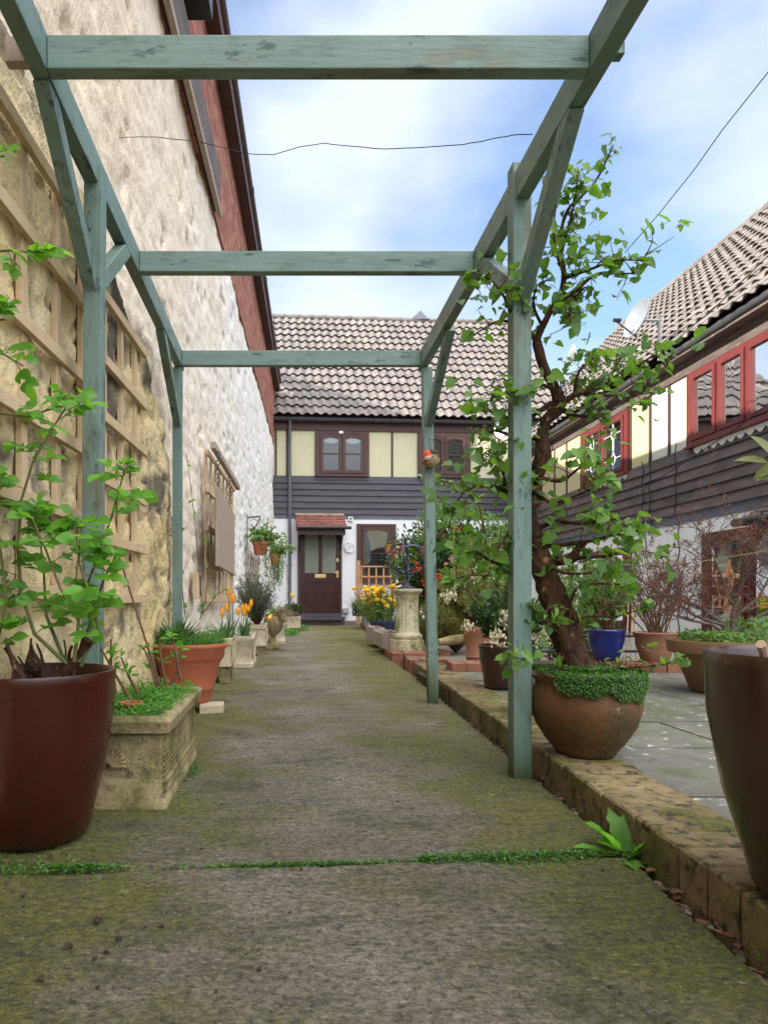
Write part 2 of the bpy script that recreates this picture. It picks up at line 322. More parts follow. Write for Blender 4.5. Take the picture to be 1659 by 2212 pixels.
M['rose'] = leafmat('rose_leaf', (.07, .20, .025), (.17, .38, .05), .45)
M['fern'] = leafmat('ferny_leaf', (.05, .17, .025), (.13, .30, .05), .35)
M['moss'] = leafmat('moss_leaf', (.02, .07, .010), (.08, .19, .025), .25)
M['dark'] = leafmat('evergreen_leaf', (.012, .04, .012), (.05, .11, .03), .25, .35, .5)
M['bushlite'] = leafmat('young_green_leaf', (.06, .14, .03), (.16, .28, .06), .35)
M['grey'] = leafmat('grey_green_leaf', (.06, .085, .065), (.14, .17, .13), .25)
M['olive'] = leafmat('olive_leaf', (.06, .09, .02), (.24, .24, .08), .3)
M['dry'] = leafmat('dried_brown_leaf', (.09, .038, .026), (.19, .085, .055), .2)
M['straw'] = mat('dry_grass', (.30, .20, .14), (.40, .28, .2), 20, rough=.9)
M['red'] = mat('red_petal', (.55, .03, .02), (.70, .07, .03), 30, rough=.6, isl=.2)
M['pink'] = mat('pink_petal', (.70, .16, .16), (.8, .3, .28), 30, rough=.6)
M['white_fl'] = mat('cream_blossom', (.48, .43, .26), (.60, .55, .38), 30, rough=.7, isl=.15)
M['yellow'] = mat('yellow_petal', (.75, .40, .01), (.80, .52, .02), 30, rough=.6, isl=.15)
M['tulip'] = mat('flamed_tulip_petal', (.85, .24, .01), (.85, .50, .02), 60, (1, 1, .3), rough=.5)
M['tulipleaf'] = leafmat('tulip_leaf', (.05, .13, .06), (.09, .2, .08), .25)
M['white'] = mat('white_render', (.72, .73, .76), (.78, .78, .80), 3, None, [((.50, .49, .46), 4, .62, .8)], rough=.9, bump=.002)
M['creamr'] = mat('cream_render', (.76, .74, .68), (.80, .78, .73), 3, None, [((.52, .49, .42), 4, .64, .8)], rough=.9, bump=.002)
M['panel'] = mat('pale_yellow_panel', (.50, .48, .32), (.55, .53, .36), 3, rough=.85)
M['panely'] = mat('primrose_panel', (.52, .46, .24), (.56, .50, .27), 3, rough=.85)
M['panelw'] = mat('ivory_panel', (.55, .54, .43), (.60, .59, .48), 3, rough=.85)
M['brown'] = mat('dark_brown_joinery', (.055, .026, .022), (.085, .042, .036), 8, (1, 1, .4), rough=.55)
M['door'] = mat('mahogany_paint', (.032, .009, .009), (.05, .013, .012), 6, (3, 3, .5), rough=.4, coat=.2)
M['maroon'] = mat('maroon_frame', (.09, .018, .016), (.13, .028, .024), 6, rough=.45)
M['redframe'] = mat('red_brown_frame', (.12, .024, .022), (.16, .036, .032), 6, rough=.45)
M['weatherd'] = mat('slate_weatherboard', (.055, .052, .068), (.085, .078, .092), 4, (.4, .4, 5), rough=.7, isl=.12, bump=.003, bscale=30)
M['weatherb'] = mat('brown_weatherboard', (.075, .056, .05), (.15, .115, .10), 3.5, (1, .8, 4), [((.26, .18, .14), 4, .58, .75)], rough=.7, isl=.22, bump=.003, bscale=30)
M['lead'] = mat('lead_flashing', (.10, .11, .14), (.15, .16, .19), 5, rough=.6)
M['black'] = mat('black_plastic', (.018, .018, .022), (.03, .03, .034), 5, rough=.4)
M['gutter'] = mat('weathered_gutter', (.045, .045, .05), (.08, .08, .085), 5, rough=.5)
M['rustb'] = mat('rusty_brown_gutter', (.05, .028, .022), (.09, .05, .04), 5, rough=.6)
M['greyp'] = mat('grey_plastic', (.30, .32, .34), (.36, .38, .40), 5, rough=.4)
M['iron'] = mat('wrought_iron', (.035, .038, .05), (.06, .065, .085), 12, rough=.5, metal=.3)
M['brass'] = mat('polished_brass', (.75, .55, .25), None, 5, rough=.3, metal=.8)
M['tile'] = mat('concrete_roof_tile', (.13, .112, .102), (.21, .183, .165), 5, None, [((.36, .33, .28), 14, .64, .69), ((.07, .06, .052), 9, .52, .68)], rough=.9, bump=.006, bscale=50, isl=.15)
M['redtile'] = mat('red_clay_tile', (.17, .06, .045), (.24, .095, .07), 6, None, [((.16, .06, .045), 7, .6, .75)], rough=.8, isl=.2)
M['glass'] = glassmat()
M['dkroom'] = mat('dim_room', (.035, .033, .03), (.085, .08, .07), 2.2, None, [((.14, .13, .12), 3, .58, .72)], rough=.9)
M['curtain'] = mat('white_net_curtain', (.62, .66, .68), (.75, .78, .80), 4, (1, 12, .2), rough=.9)
M['frost'] = mat('obscured_glass', (.13, .145, .115), (.25, .27, .22), 40, (3, 3, .5), rough=.18, bump=.01, bscale=60)
M['enamel'] = mat('white_enamel', (.75, .75, .75), (.68, .68, .68), 8, rough=.5)
M['dish'] = mat('dish_grey', (.19, .205, .22), (.23, .245, .26), 6, rough=.5)
M['wire'] = mat('dark_wire', (.02, .018, .018), None, 5, rough=.6)
M['pebble'] = mat('mixed_pebble', (.15, .12, .08), (.26, .22, .16), 15, rough=.85, isl=.45, bump=.003)
M['deadleaf'] = mat('dead_leaf', (.13, .05, .03), (.22, .11, .07), 20, rough=.8, isl=.4)
M['robin'] = mat('straw_brown', (.28, .20, .10), (.40, .31, .18), 40, (3, 3, .7), [((.09, .06, .03), 18, .52, .62)], rough=.85, bump=.01, bscale=90)
M['robinred'] = mat('robin_red', (.62, .07, .03), None, 10, rough=.8)
M['robindk'] = mat('robin_brown', (.035, .02, .012), (.07, .045, .025), 40, rough=.85)
M['robinbuff'] = mat('robin_pale_face', (.55, .38, .28), None, 10, rough=.8)
# ================================================================ THE SETTING
EY = [-3, .3, 1.083, 1.68, 2.287, 4.08, 5.6, 6.5, 15.4]; EX = [.56, .70, .748, .783, .818, .907, .985, .99, 1.62]
def edge(y): return np.interp(y, EY, EX)
b = MB(); b.quad((-60,-60,-.66), (60,-60,-.66), (60,80,-.66), (-60,80,-.66)); tag(b.build('ground', M['ground']), kind='structure')
# concrete path
ys = [.5]
while ys[-1] < 15.25: ys.append(ys[-1] + ys[-1]*.0085)
JA, JB = 1.535, .07
ys = np.sort(np.concatenate([ys, np.linspace(1.44, 1.64, 50), np.linspace(4.38, 4.46, 14), [-3, -1, 0]]))
cs = np.linspace(0, 1, 190)
Yg, Cg = np.meshgrid(ys, cs, indexing='ij'); xl = -1.0 + .0373*Yg; Xg = xl + (edge(Yg) - xl)*Cg
Xg = Xg + np.where(Cg > .999, .008*fbm(Yg*9, 0, 0, 3, 5), 0)
Zg = .004*fbm(Xg*2.5, Yg*2.5, 0, 3, 1) + .0025*fbm(Xg*22, Yg*22, 0, 3, 2)
pit = fbm(Xg*45, Yg*30, 0, 2, 9); Zg -= np.clip(pit-.35, 0, 1)*.012
dj = np.abs(Yg - (JA + JB*Xg)) + .006*fbm(Xg*12, 0, 0, 3, 3); Zg -= .014*np.clip(1-(dj/.011)**2, 0, 1)
dj = np.abs(Yg - 4.42) + .004*fbm(Xg*12, 0, 0, 3, 3); Zg -= .012*np.clip(1-(dj/.012)**2, 0, 1)
Xg = np.concatenate([Xg, Xg[:, -1:]], 1); Yg = np.concatenate([Yg, Yg[:, -1:]], 1); Zg = np.concatenate([Zg, Zg[:, -1:]-.12], 1)
tag(grid('path', Xg, Yg, Zg, M['path']), kind='structure')
b = MB()
yy = np.linspace(-1, 5.7, 60)
for i in range(59):
    a0, a1 = edge(yy[i]), edge(yy[i+1]); b.quad((a0-.03, yy[i], -.05), (a0+.07, yy[i], -.045), (a1+.07, yy[i+1], -.045), (a1-.03, yy[i+1], -.05))
tag(b.build('gravel_strip', M['soil']), kind='structure')
# pebbles and dead leaves in the gap
b = MB()
for i in range(620):
    y = .75 + 4.9*random.random()**1.6; r = random.uniform(.004, .0095)
    b.ball((float(edge(y)) + random.uniform(.004, .04), y, -.045 + random.uniform(.006, .022)), r, 7, 5, (1, 1.3, .6), .12)
tag(b.build('pebbles', M['pebble'], smooth=180), 'small mixed pebbles filling the gap beside the brick kerb', 'pebbles', kind='stuff')
b = MB()
for i in range(130):
    y = random.uniform(.85, 3.2) if i % 3 else random.uniform(.85, 1.7)
    b.leaf((float(edge(y)) + random.uniform(.0, .045), y, -.02 + random.uniform(0, .018)), (random.gauss(0,1), random.gauss(0,1), random.uniform(-.1,.4)), (random.gauss(0,.5), random.gauss(0,.5), 1), random.uniform(.014, .028), random.uniform(.008, .014), OVATE)
tag(b.build('dead_leaves', M['deadleaf']), 'dry brown leaves lying in the gap by the kerb', 'dead leaves', kind='stuff')
# kerb of mossy buff bricks
b = MB(); y = .42; k = 0
def rbrick(b, x0, x1, y0, y1, z0, z1, j=.003, c=.006):
    o = [random.uniform(-j, j) for _ in range(8)]
    x0 += o[0]; x1 += o[1]; z1 += o[2]; y0 += o[3]*.5; y1 += o[4]*.5; t0 = random.uniform(-j, j)
    sk = float(edge((y0+y1)/2+.1) - edge((y0+y1)/2-.1))*5*(y1-y0) if c > 0 else 0
    v = []
    for (z, i) in ((z0, 0), (z1-c, 0), (z1, c)):
        v += [(x0+i, y0+i, z), (x1-i, y0+i, z+t0), (x1-i+sk, y1-i, z+t0), (x0+i+sk, y1-i, z)]
    f = [(0,3,2,1)]
    for q in (0, 4):
        for e in range(4): f.append((q+e, q+(e+1)%4, q+4+(e+1)%4, q+4+e))
    f.append((8,9,10,11)); b.add(v, f)
while y < 5.55:
    L = .102 + random.uniform(-.006, .006); e = float(edge(y)) + .045
    rbrick(b, e, e+.215, y, y+L-.007, -.10, .082); y += L
tag(b.build('kerb', M['kerb']), kind='structure')
# red brick corner, plinth under the column, edging along the path, border at the end of the patio
b = MB()
for i in range(3): rbrick(b, 1.0+.11*i, 1.10+.11*i, 5.62, 5.84, -.1, .095, .003, .004)
for i in range(5): rbrick(b, .995+i*.112, 1.10+i*.112, 6.50, 6.71, -.1, .082, .003, .004)
for i in range(4):
    for j in range(2): rbrick(b, .998+i*.14, 1.13+i*.14, 6.72+j*.2, 6.91+j*.2, -.1, .082, .003, .004)
y = 7.15
while y < 15:
    rbrick(b, float(edge(y))+.005, float(edge(y))+.11, y, y+.21, -.1, .075, .004, .004); y += .22
tag(b.build('brick_edging', M['redbrick']), kind='structure')
b = MB()
x = 1.16
while x < 4.2:
    rbrick(b, x, x+.102, 4.83, 5.05, -.66, .142, .003, .004); x += .109
tag(b.build('brick_border', M['redbrick']), kind='structure')
# patio flags
b = MB(); b.box(.95, 4.3, -2, 5.04, -.655, .055); tag(b.build('patio_base', M['soil']), kind='structure')
b = MB()
yr = [-1.5, -.9, -.4, .1, .62, 1.13, 1.80, 2.39, 2.88, 3.33, 3.85, 4.33, 4.82]
for j in range(len(yr)-1):
    x = float(edge(yr[j])) + .045 + .205; first = True
    while x < 4.25:
        L = random.choice([.42, .5, .5, .62]) if not first else random.uniform(.3, .5); first = False
        L = min(L, 4.3-x); z = .076 + random.uniform(-.002, .002)
        rbrick(b, x+.004, x+L-.004, yr[j]+.004, yr[j+1]-.004, .03, z, .003, .0); x += L
tag(b.build('patio', M['flag'], bevel=.004), kind='structure')
# raised planting bed beyond the border
b = MB(); pl = [(1.12, 5.06), (1.93, 5.06), (3.4, 9), (5.3, 15.5), (1.68, 15.2), (1.10, 7.1), (1.12, 6.0)]
n = len(pl); b.add([(x, y, -.655) for x, y in pl] + [(x, y, .05) for x, y in pl], [tuple(range(n-1, -1, -1)), tuple(range(n, 2*n))] + [(i, (i+1)%n, n+(i+1)%n, n+i) for i in range(n)])
tag(b.build('planting_bed', M['ground']), kind='structure')
# moss in the path joint and along the bases
b = MB()
for i in range(13000):
    x = random.uniform(-.82, .80)
    dens = .55 + .5*max(0, float(vn(x*7, 3.1, 0, 4)))
    dens *= min(1, .04 + abs(x+.26)**2*22) * (.35 + .9*max(0, .5+float(vn(x*16, 8.8, 0, 9))))
    wd = .007 + .022*max(0, (-x-.25))*2
    if x > .22: wd = .008 + .050*math.exp(-((x-.52)/.15)**2); dens = max(dens, math.exp(-((x-.52)/.2)**2))
    if random.random() > dens: continue
    y = JA + JB*x + random.gauss(0, wd*.6); h = random.uniform(-.006, .003) + (.010*math.exp(-((y-JA-JB*x)/.02)**2) if x > .3 or x < -.35 else 0)
    b.leaf((x, y, h), (random.gauss(0,1), random.gauss(0,1), random.uniform(0,.9)), (random.gauss(0,.4), random.gauss(0,.4), 1), random.uniform(.005, .010), random.uniform(.004, .008), DIAM)
for (cx, cy, sx, sy, nn) in ((-.325, 2.36, .012, .05, 260), (-.68, 1.52, .10, .03, 500), (-.2, 6.1, .05, .12, 180), (-.02, 9.4, .10, .3, 260)):
    for i in range(nn):
        b.leaf((cx+random.gauss(0, sx), cy+random.gauss(0, sy), random.uniform(0, .012)), (random.gauss(0,1), random.gauss(0,1), random.uniform(0,.9)), (random.gauss(0,.4), random.gauss(0,.4), 1), random.uniform(.005, .009), .005, DIAM)
tag(b.build('moss', M['moss']), 'bright green moss growing along the joint across the concrete path', 'moss', kind='stuff')
b = MB()
for i in range(60):
    y = random.uniform(.75, 2.4); x = random.uniform(-.75, .7)
    b.ball((x, y, .003), random.uniform(.002, .0045), 6, 4, (1, 1.2, .7), .25)
for (u, v, s_) in ((212,1992,.008),(150,2050,.006),(258,2032,.005),(205,2075,.004),(230,2062,.004),(350,2005,.004),(560,2100,.004),(90,2120,.005)):
    Yq = 885/(v-V0); b.ball(((u-U0)*Yq/F, Yq, .004), s_, 8, 6, (1.2, 1, .7), .3)
tag(b.build('grit', M['soil']), 'loose grit and crumbs scattered over the near concrete', 'grit', kind='stuff')

# ================================================================ LEFT BUILDING
WX = lambda y, a=-.9: a + .0373*y
lb = thing('stone_building', 'tall lime washed stone building with red brick under its eaves on the left', 'building', (-.9, 0, 0))
ysl = [1.0]
while ysl[-1] < 15.6: ysl.append(ysl[-1]*1.0072 + .003)
ysl = np.array([-6, -2] + ysl); zsl = np.concatenate([np.arange(-.1, 4.02, .028), [4.05]])
Yg, Zg = np.meshgrid(ysl, zsl, indexing='ij')
st = stones(Yg + .05*fbm(Yg*3, Zg*3, 0, 2, 8), Zg + .05*fbm(Yg*3, Zg*3, 3, 2, 4), .26, .13, 3)
dep = .024*fbm(Yg*1.2, Zg*1.6, 0, 3, 1) + .012*fbm(Yg*9, Zg*8, 0, 4, 2) + .014*st*np.clip(1.2-Zg*.22, .35, 1)
hole = fbm(Yg*6, Zg*9, 0, 2, 15); dep -= np.clip(hole-.42, 0, 1)*.12
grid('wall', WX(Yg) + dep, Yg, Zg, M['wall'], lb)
# older thicker rubble base with a sloping weathered top
zz = np.concatenate([np.arange(-.1, 2.5, .022)]); ysb = [1.0]
while ysb[-1] < 4.6: ysb.append(ysb[-1]*1.006 + .004)
ysb = np.array([-6, -1] + ysb + [4.62]); Yg, Zg = np.meshgrid(ysb, zz, indexing='ij')
st = stones(Yg + .06*fbm(Yg*3, Zg*3, 0, 2, 21), Zg + .06*fbm(Yg*3, Zg*3, 3, 2, 22), .34, .19, 9)
topz = np.interp(Yg, [1.0, 2.2, 2.8, 3.4, 3.75, 4.1, 4.6], [2.25, 2.2, 2.05, 1.86, 1.62, 1.15, .5]) + .05*fbm(Yg*4, 0, 0, 3, 2)
t = np.clip((topz - Zg)/.09, 0, 1); t = t*t*(3-2*t); t2 = np.clip((4.55 - Yg)/.25, 0, 1)
bulk = .062*t*t2 - .04*(1-t*t2) + (.008*np.sqrt(st) + .020*fbm(Yg*3, Zg*4, 0, 3, 16) + .013*fbm(Yg*11, Zg*11, 0, 4, 6))*t*t2 - .020*(1-np.clip(st*5, 0, 1))*t*t2*np.clip(.5+fbm(Yg*2,Zg*2,7,2,1)*2,0,1)
rb = grid('lower_wall', WX(Yg) + bulk, Yg, Zg, M['rubble'], lb)
at = rb.data.attributes.new('stain', 'FLOAT', 'POINT')
sn = np.clip(1-np.abs(Zg-(topz-.06))/.16, 0, 1)*np.clip(.65+1.8*fbm(Yg*3, Zg*5, 0, 3, 31), 0, 1) + np.clip(fbm(Yg*2.2, Zg*3.5, 5, 4, 41)*3.2-.75, 0, .85)*t*t2 + (1-np.clip(st*5, 0, 1))*.6*np.clip(fbm(Yg*2, Zg*2, 9, 2, 44)*2+.3, 0, 1)*t*t2
sn = np.clip(sn, 0, .95)
at.data.foreach_set('value', sn.reshape(-1).astype(np.float32))
def wallbox(y0, y1, d0, d1, z0, z1, n=1):
    b = MB(); b.hexa([(WX(y0)+d0, y0, z0), (WX(y0)+d1, y0, z0), (WX(y1)+d1, y1, z0), (WX(y1)+d0, y1, z0), (WX(y0)+d0, y0, z1), (WX(y0)+d1, y0, z1), (WX(y1)+d1, y1, z1), (WX(y1)+d0, y1, z1)]); return b
wallbox(-6, 15.6, -.25, .02, 4.04, 5.45).build('brick_band', M['brick_up'], lb)
wallbox(-6, 6.1, .0, .07, 4.06, 4.44).build('fascia_board', M['weatherb'], lb, bevel=.006)
wallbox(-6, 6.1, .045, .085, 4.0, 4.055).build('drip_board', M['greywood'], lb, bevel=.004)
wallbox(-6, 15.5, .02, .14, 5.30, 5.47).build('soffit', M['brown'], lb)
g = MB(); g.tube([(WX(y)+.13, y, 5.50) for y in (-6, 3, 6.4)] , .055, 10); g.tube([(WX(y)+.13, y, 5.50) for y in (6.4, 11, 15.4)], .055, 10)
for y in (4.6, 6.4, 8.2, 10.5, 13): g.tube([(WX(y)+.13, y-.04, 5.50), (WX(y)+.13, y+.04, 5.50)], .063, 10)
g.build('gutter', M['rustb'], lb, smooth=40)
bb = MB(); bb.hexa([(WX(-2)+.02, -2, 4.62), (WX(-2)+.20, -2, 4.62), (WX(4.75)+.20, 4.75, 4.62), (WX(4.75)+.02, 4.75, 4.62), (WX(-2)+.02, -2, 4.80), (WX(-2)+.20, -2, 4.80), (WX(4.75)+.20, 4.75, 4.80), (WX(4.75)+.02, 4.75, 4.80)])
box_g = bb.build('box_gutter', M['black'], lb, bevel=.012)
dp = MB(); dp.tube([(WX(4.3)+.16, 4.35, 5.46), (WX(4.3)+.16, 4.35, 5.32), (WX(4.3)+.13, 4.3, 5.2), (WX(4.3)+.13, 4.3, 4.8)], .032, 10)
dp.tube([(WX(4.3)+.16, 4.35, 5.50), (WX(4.3)+.16, 4.35, 5.38)], .05, 10); dp.build('downpipe', M['greyp'], lb, smooth=40)
rf = MB(); rf.hexa([(WX(-6)+.10, -6, 5.52), (WX(10)+.10, 10, 5.52), (-4, 10, 6.5), (-4, -6, 6.5), (WX(-6)+.10, -6, 5.60), (WX(10)+.10, 10, 5.60), (-4, 10, 6.58), (-4, -6, 6.58)])
rf.hexa([(WX(10)+.10, 10.001, 5.52), (WX(15.6)+.10, 15.6, 5.52), (-4, 15.6, 7.75), (-4, 10.001, 7.75), (WX(10)+.10, 10.001, 5.60), (WX(15.6)+.10, 15.6, 5.60), (-4, 15.6, 7.83), (-4, 10.001, 7.83)])  # unseen far roof, raised so its shadow reaches the end house roof
rf.add([(-4, 10.002, 5.5), (WX(10)+.1, 10.002, 5.55), (-4, 10.002, 7.75)], [(0,1,2)])
rf.build('roof', M['tile'], lb)
# back faces so the building has depth
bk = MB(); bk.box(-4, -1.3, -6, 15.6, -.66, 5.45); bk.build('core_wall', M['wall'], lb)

# ================================================================ BACK HOUSE
A4 = R(4); AX = Vector((math.cos(A4), math.sin(A4), 0)); AN = Vector((math.sin(A4), -math.cos(A4), 0)); HO = Vector((-.34, 15.25, 0))
def bw(x, d, z): q = HO + AX*x + AN*d; return Vector((q.x, q.y, z))
def bx(u, d=0):
    k = (u-U0)/F; o = HO + AN*d; return (k*o.y - o.x)/(AX.x - k*AX.y)
def bz(u, v, d=0):
    q = HO + AN*d + AX*bx(u, d); return H - (v-V0)*q.y/F
class HB(MB):   # boxes in house coordinates (x along, d outwards)
    def hb(s, x0, x1, d0, d1, z0, z1):
        p = [bw(x0,d1,z0), bw(x1,d1,z0), bw(x1,d0,z0), bw(x0,d0,z0), bw(x0,d1,z1), bw(x1,d1,z1), bw(x1,d0,z1), bw(x0,d0,z1)]
        return s.hexa(p)
bh = thing('timber_framed_house', 'two storey house with pale panels, slate coloured weatherboard and pantile roof closing the far end', 'house', HO)
ZG, ZF, ZS, ZB, ZP = 4.60, 4.37, 3.33, 2.47, .10
HB().hb(-.1, 6.5, -4, 0, ZP, ZB).build('lower_wall', M['white'], bh)
HB().hb(-.1, 6.5, -4, -.003, ZB, 4.62).build('upper_wall', M['panel'], bh)
HB().hb(-.1, 6.6, 0, .035, ZF, 4.60).build('fascia', M['brown'], bh)
HB().hb(-.1, 6.5, 0, .012, ZB-.08, ZB+.03).build('lead_flashing', M['lead'], bh)
w = HB(); zb = ZB+.02
for i in range(6):
    z0 = zb + i*(ZS-zb)/6; z1 = z0 + (ZS-zb)/6 + .02; xs = sorted([-.1, 6.5] + [random.uniform(.3, 6) for _ in range(3)])
    for a, c in zip(xs[:-1], xs[1:]):
        w.add([bw(a,.040,z0), bw(c-.003,.040,z0), bw(c-.003,.012,z1), bw(a,.012,z1), bw(a,.002,z0), bw(c-.003,.002,z0)], [(0,1,2,3), (4,5,1,0)])
w.build('weatherboard', M['weatherd'], bh)
for u in (596, 620, 847, 1013+64, 1140):
    HB().hb(bx(u)-.022, bx(u)+.022, -.002, .018, ZS+.01, ZF).build('timber_post', M['brown'], bh)
def house_window(u0, u1, z0, z1, sashes=2, bars=1, cur=True):
    x0, x1 = bx(u0), bx(u1); f = HB(); t = .06
    f.hb(x0-.05, x0+t, .0, .05, z0, z1); f.hb(x1-t, x1+.05, .0, .05, z0, z1); f.hb(x0+t, x1-t, 0, .05, z1-t, z1-.001); f.hb(x0+t, x1-t, 0, .05, z0, z0+t)
    f.hb(x0-.02, x1+.02, .0, .085, z0-.01, z0+.035)
    fr = f.build('window_frame', M['brown'], bh, bevel=.004)
    sw = (x1-x0-2*t)/sashes; s = HB(); q = .07; gl = HB(); bkp = HB()
    for i in range(sashes):
        a = x0+t+i*sw+.006; c = a+sw-.012; za, zc = z0+t+.006, z1-t-.006
        s.hb(a, a+q, .015, .062, za, zc); s.hb(c-q, c, .015, .062, za, zc); s.hb(a+q, c-q, .015, .062, za, za+q); s.hb(a+q, c-q, .015, .062, zc-q, zc)
        m = (a+c)/2; zt = zc-q; n = 8                                # arched head
        arc = [bw(a+q+(c-a-2*q)*k/n, .060, zt-.045*(1-math.sin(math.pi*k/n))) for k in range(n+1)]
        for k in range(n): s.quad(arc[k], arc[k+1], bw(a+q+(c-a-2*q)*(k+1)/n, .060, zt+.01), bw(a+q+(c-a-2*q)*k/n, .060, zt+.01))
        for j in range(bars):
            zz = za+q+(zc-za-2*q)*(j+1)/(bars+1); s.hb(a+q, c-q, .03, .058, zz-.011, zz+.011)
        gl.quad(bw(a+q, .04, za+q), bw(c-q, .04, za+q), bw(c-q, .04, zc-q), bw(a+q, .04, zc-q))
    bkp.hb(x0+t, x1-t, .001, .006, z0+t, z1-t)
    s.build('sash', M['brown'], fr); gl.build('pane', M['glass'], fr); bkp.build('room_beyond', M['dkroom'], fr)
    if cur:
        for i in range(sashes):
            c_ = HB()
            a = x0+t+i*sw+.07; L = sw-.14; n = 10; top = z1-t-.06
            for k in range(n):
                d0 = .10+.05*math.sin(math.pi*k/n); d1 = .10+.05*math.sin(math.pi*(k+1)/n)
                c_.quad(bw(a+L*k/n, .02, top-d0), bw(a+L*(k+1)/n, .02, top-d1), bw(a+L*(k+1)/n, .02, top), bw(a+L*k/n, .02, top))
            c_.build('valance', M['curtain'], fr)
    return fr
house_window(685, 792, 3.345, 4.35); house_window(906, 1011, 3.345, 4.35, cur=False)
for (ua, ub) in ((683, 795), (904, 1014)):                         # scalloped trim under the sills
    s = HB(); x0, x1 = bx(ua), bx(ub); n = 7; L = (x1-x0)/n
    for i in range(n):
        for k in range(8):
            t0, t1 = k/8, (k+1)/8; h = lambda t: .045+.05*math.sin(math.pi*t)
            s.quad(bw(x0+L*(i+t0), .046, ZS-h(t0)), bw(x0+L*(i+t1), .046, ZS-h(t1)), bw(x0+L*(i+t1), .046, ZS), bw(x0+L*(i+t0), .046, ZS))
    s.build('scalloped_trim', M['weatherd'], bh)
# ground floor windows and the front door
house_window(775, 850, .95, 2.28, 1, 1, False); house_window(1068, 1125, .95, 2.25, 1, 1, False)
x0, x1 = bx(648), bx(733); zt, zb_ = 2.10, .26
d = HB(); d.hb(x0, x1, .0, .05, zb_, zt); dr = d.build('front_door', M['door'], bh, bevel=.004)
f = HB(); f.hb(x0-.05, x0, 0, .075, zb_, zt+.05); f.hb(x1, x1+.05, 0, .075, zb_, zt+.05); f.hb(x0, x1, 0, .075, zt, zt+.05); f.build('door_frame', M['brown'], dr)
def xr(a): return x0 + (x1-x0)*a
g = HB()
for a, c in ((.12, .46), (.56, .90)):
    g.hb(xr(a), xr(c), .048, .054, 1.17, 2.03)
g.build('glazing', M['frost'], dr)
g = HB()
for a, c, za, zc in ((.13, .45, .42, .78), (.57, .89, .42, .78), (.13, .89, .96, 1.02)):
    t = .014; g.hb(xr(a), xr(c), .05, .060, za, za+t); g.hb(xr(a), xr(c), .05, .060, zc-t, zc); g.hb(xr(a), xr(a)+t, .05, .060, za+t, zc-t); g.hb(xr(c)-t, xr(c), .05, .060, za+t, zc-t)
    g.hb(xr(a)+.05, xr(c)-.05, .05, .063, za+.02, zc-.02)
g.build('moulded_panel', M['door'], dr, bevel=.003)
g = HB(); g.hb(xr(.37), xr(.65), .05, .062, 1.06, 1.145); g.hb(xr(.40), xr(.62), .062, .067, 1.08, 1.122); g.build('letterbox', M['brass'], dr, bevel=.003)
g = HB(); g.hb(xr(.92), xr(.97), .05, .062, 1.07, 1.22); g.hb(xr(.86), xr(.95), .062, .08, 1.165, 1.185); g.build('handle', M['brass'], dr, bevel=.002)
g = HB(); g.hb(xr(.92), xr(.97), .05, .06, 1.42, 1.50); g.build('door_lock', M['brass'], dr, bevel=.002)
g = HB(); g.hb(x0-.06, x1+.10, .0, .20, .115, .19); g.hb(x0-.03, x1+.04, .0, .13, .19, .26); g.build('doorstep', M['weatherd'], bh, bevel=.008)
g = HB(); g.hb(-.1, 6.5, -4, .05, -.66, ZP); g.build('brick_plinth', brickmat('plinth_brick', (.16,.13,.14), (.22,.17,.17), (.33,.32,.31), 1.0, (0, 2)), bh)
# tiled door canopy with gutter and carved brackets
cn = HB(); ca, cb = bx(640, 0), bx(740, 0)
zt, ze = 2.475, 2.14
rows = 5
for j in range(rows):
    s0 = j/rows; s1 = (j+1)/rows; nn = 11
    for i in range(nn):
        xa = ca-.02 + (cb-ca+.04)*i/nn; xb = ca-.02 + (cb-ca+.04)*(i+1)/nn - .003
        da, db = .04+.52*(1-s0)+.012, .04+.52*(1-s1); za, zc = ze+(zt-ze)*s0+.018, ze+(zt-ze)*s1
        fish = .03 if (2 < i < 9 and j in (1, 2, 3)) else 0
        m_ = (xa+xb)/2
        cn.add([bw(xa,da,za), bw(m_,da+fish,za-fish*.6), bw(xb,da,za), bw(xb,db,zc+.004), bw(xa,db,zc+.004), bw(xa,da,za-.016), bw(m_,da+fish,za-fish*.6-.016), bw(xb,da,za-.016)], [(0,1,2,3,4), (5,6,1,0), (6,7,2,1)])
can = cn.build('door_canopy', M['redtile'], bh)
g = HB(); g.hb(ca-.02, cb+.02, 0, .05, zt-.02, zt+.03); g.build('capping', M['palestone'], can)
g = HB(); g.add([bw(ca,.01,ze-.02), bw(cb,.01,ze-.02), bw(cb,.55,ze-.02), bw(ca,.55,ze-.02), bw(ca,.01,zt-.03), bw(cb,.01,zt-.03)], [(0,1,2,3), (0,4,3), (1,2,5), (3,2,5,4)])
g.hb(ca+.02, cb-.02, .50, .54, ze-.16, ze-.03); g.build('canopy_boards', M['brown'], can)
g = HB(); g.tube([bw(ca-.03,.61,ze-.01), bw(cb+.10,.61,ze-.01)], .035, 10); g.build('canopy_gutter', M['black'], can, smooth=40)
for xx in (ca+.03, cb-.07):
    g = HB(); prof = [(.0, 1.55), (.06, 1.55), (.08, 1.60), (.06, 1.66), (.09, 1.70), (.10, 1.80), (.20, 1.95), (.45, 2.03), (.5, 2.11), (0, 2.11)]
    n = len(prof); g.add([bw(xx, d_, z) for d_, z in prof] + [bw(xx+.045, d_, z) for d_, z in prof], [tuple(range(n-1,-1,-1)), tuple(range(n,2*n))] + [(i,(i+1)%n,n+(i+1)%n,n+i) for i in range(n)])
    g.build('bracket', M['door'], can)
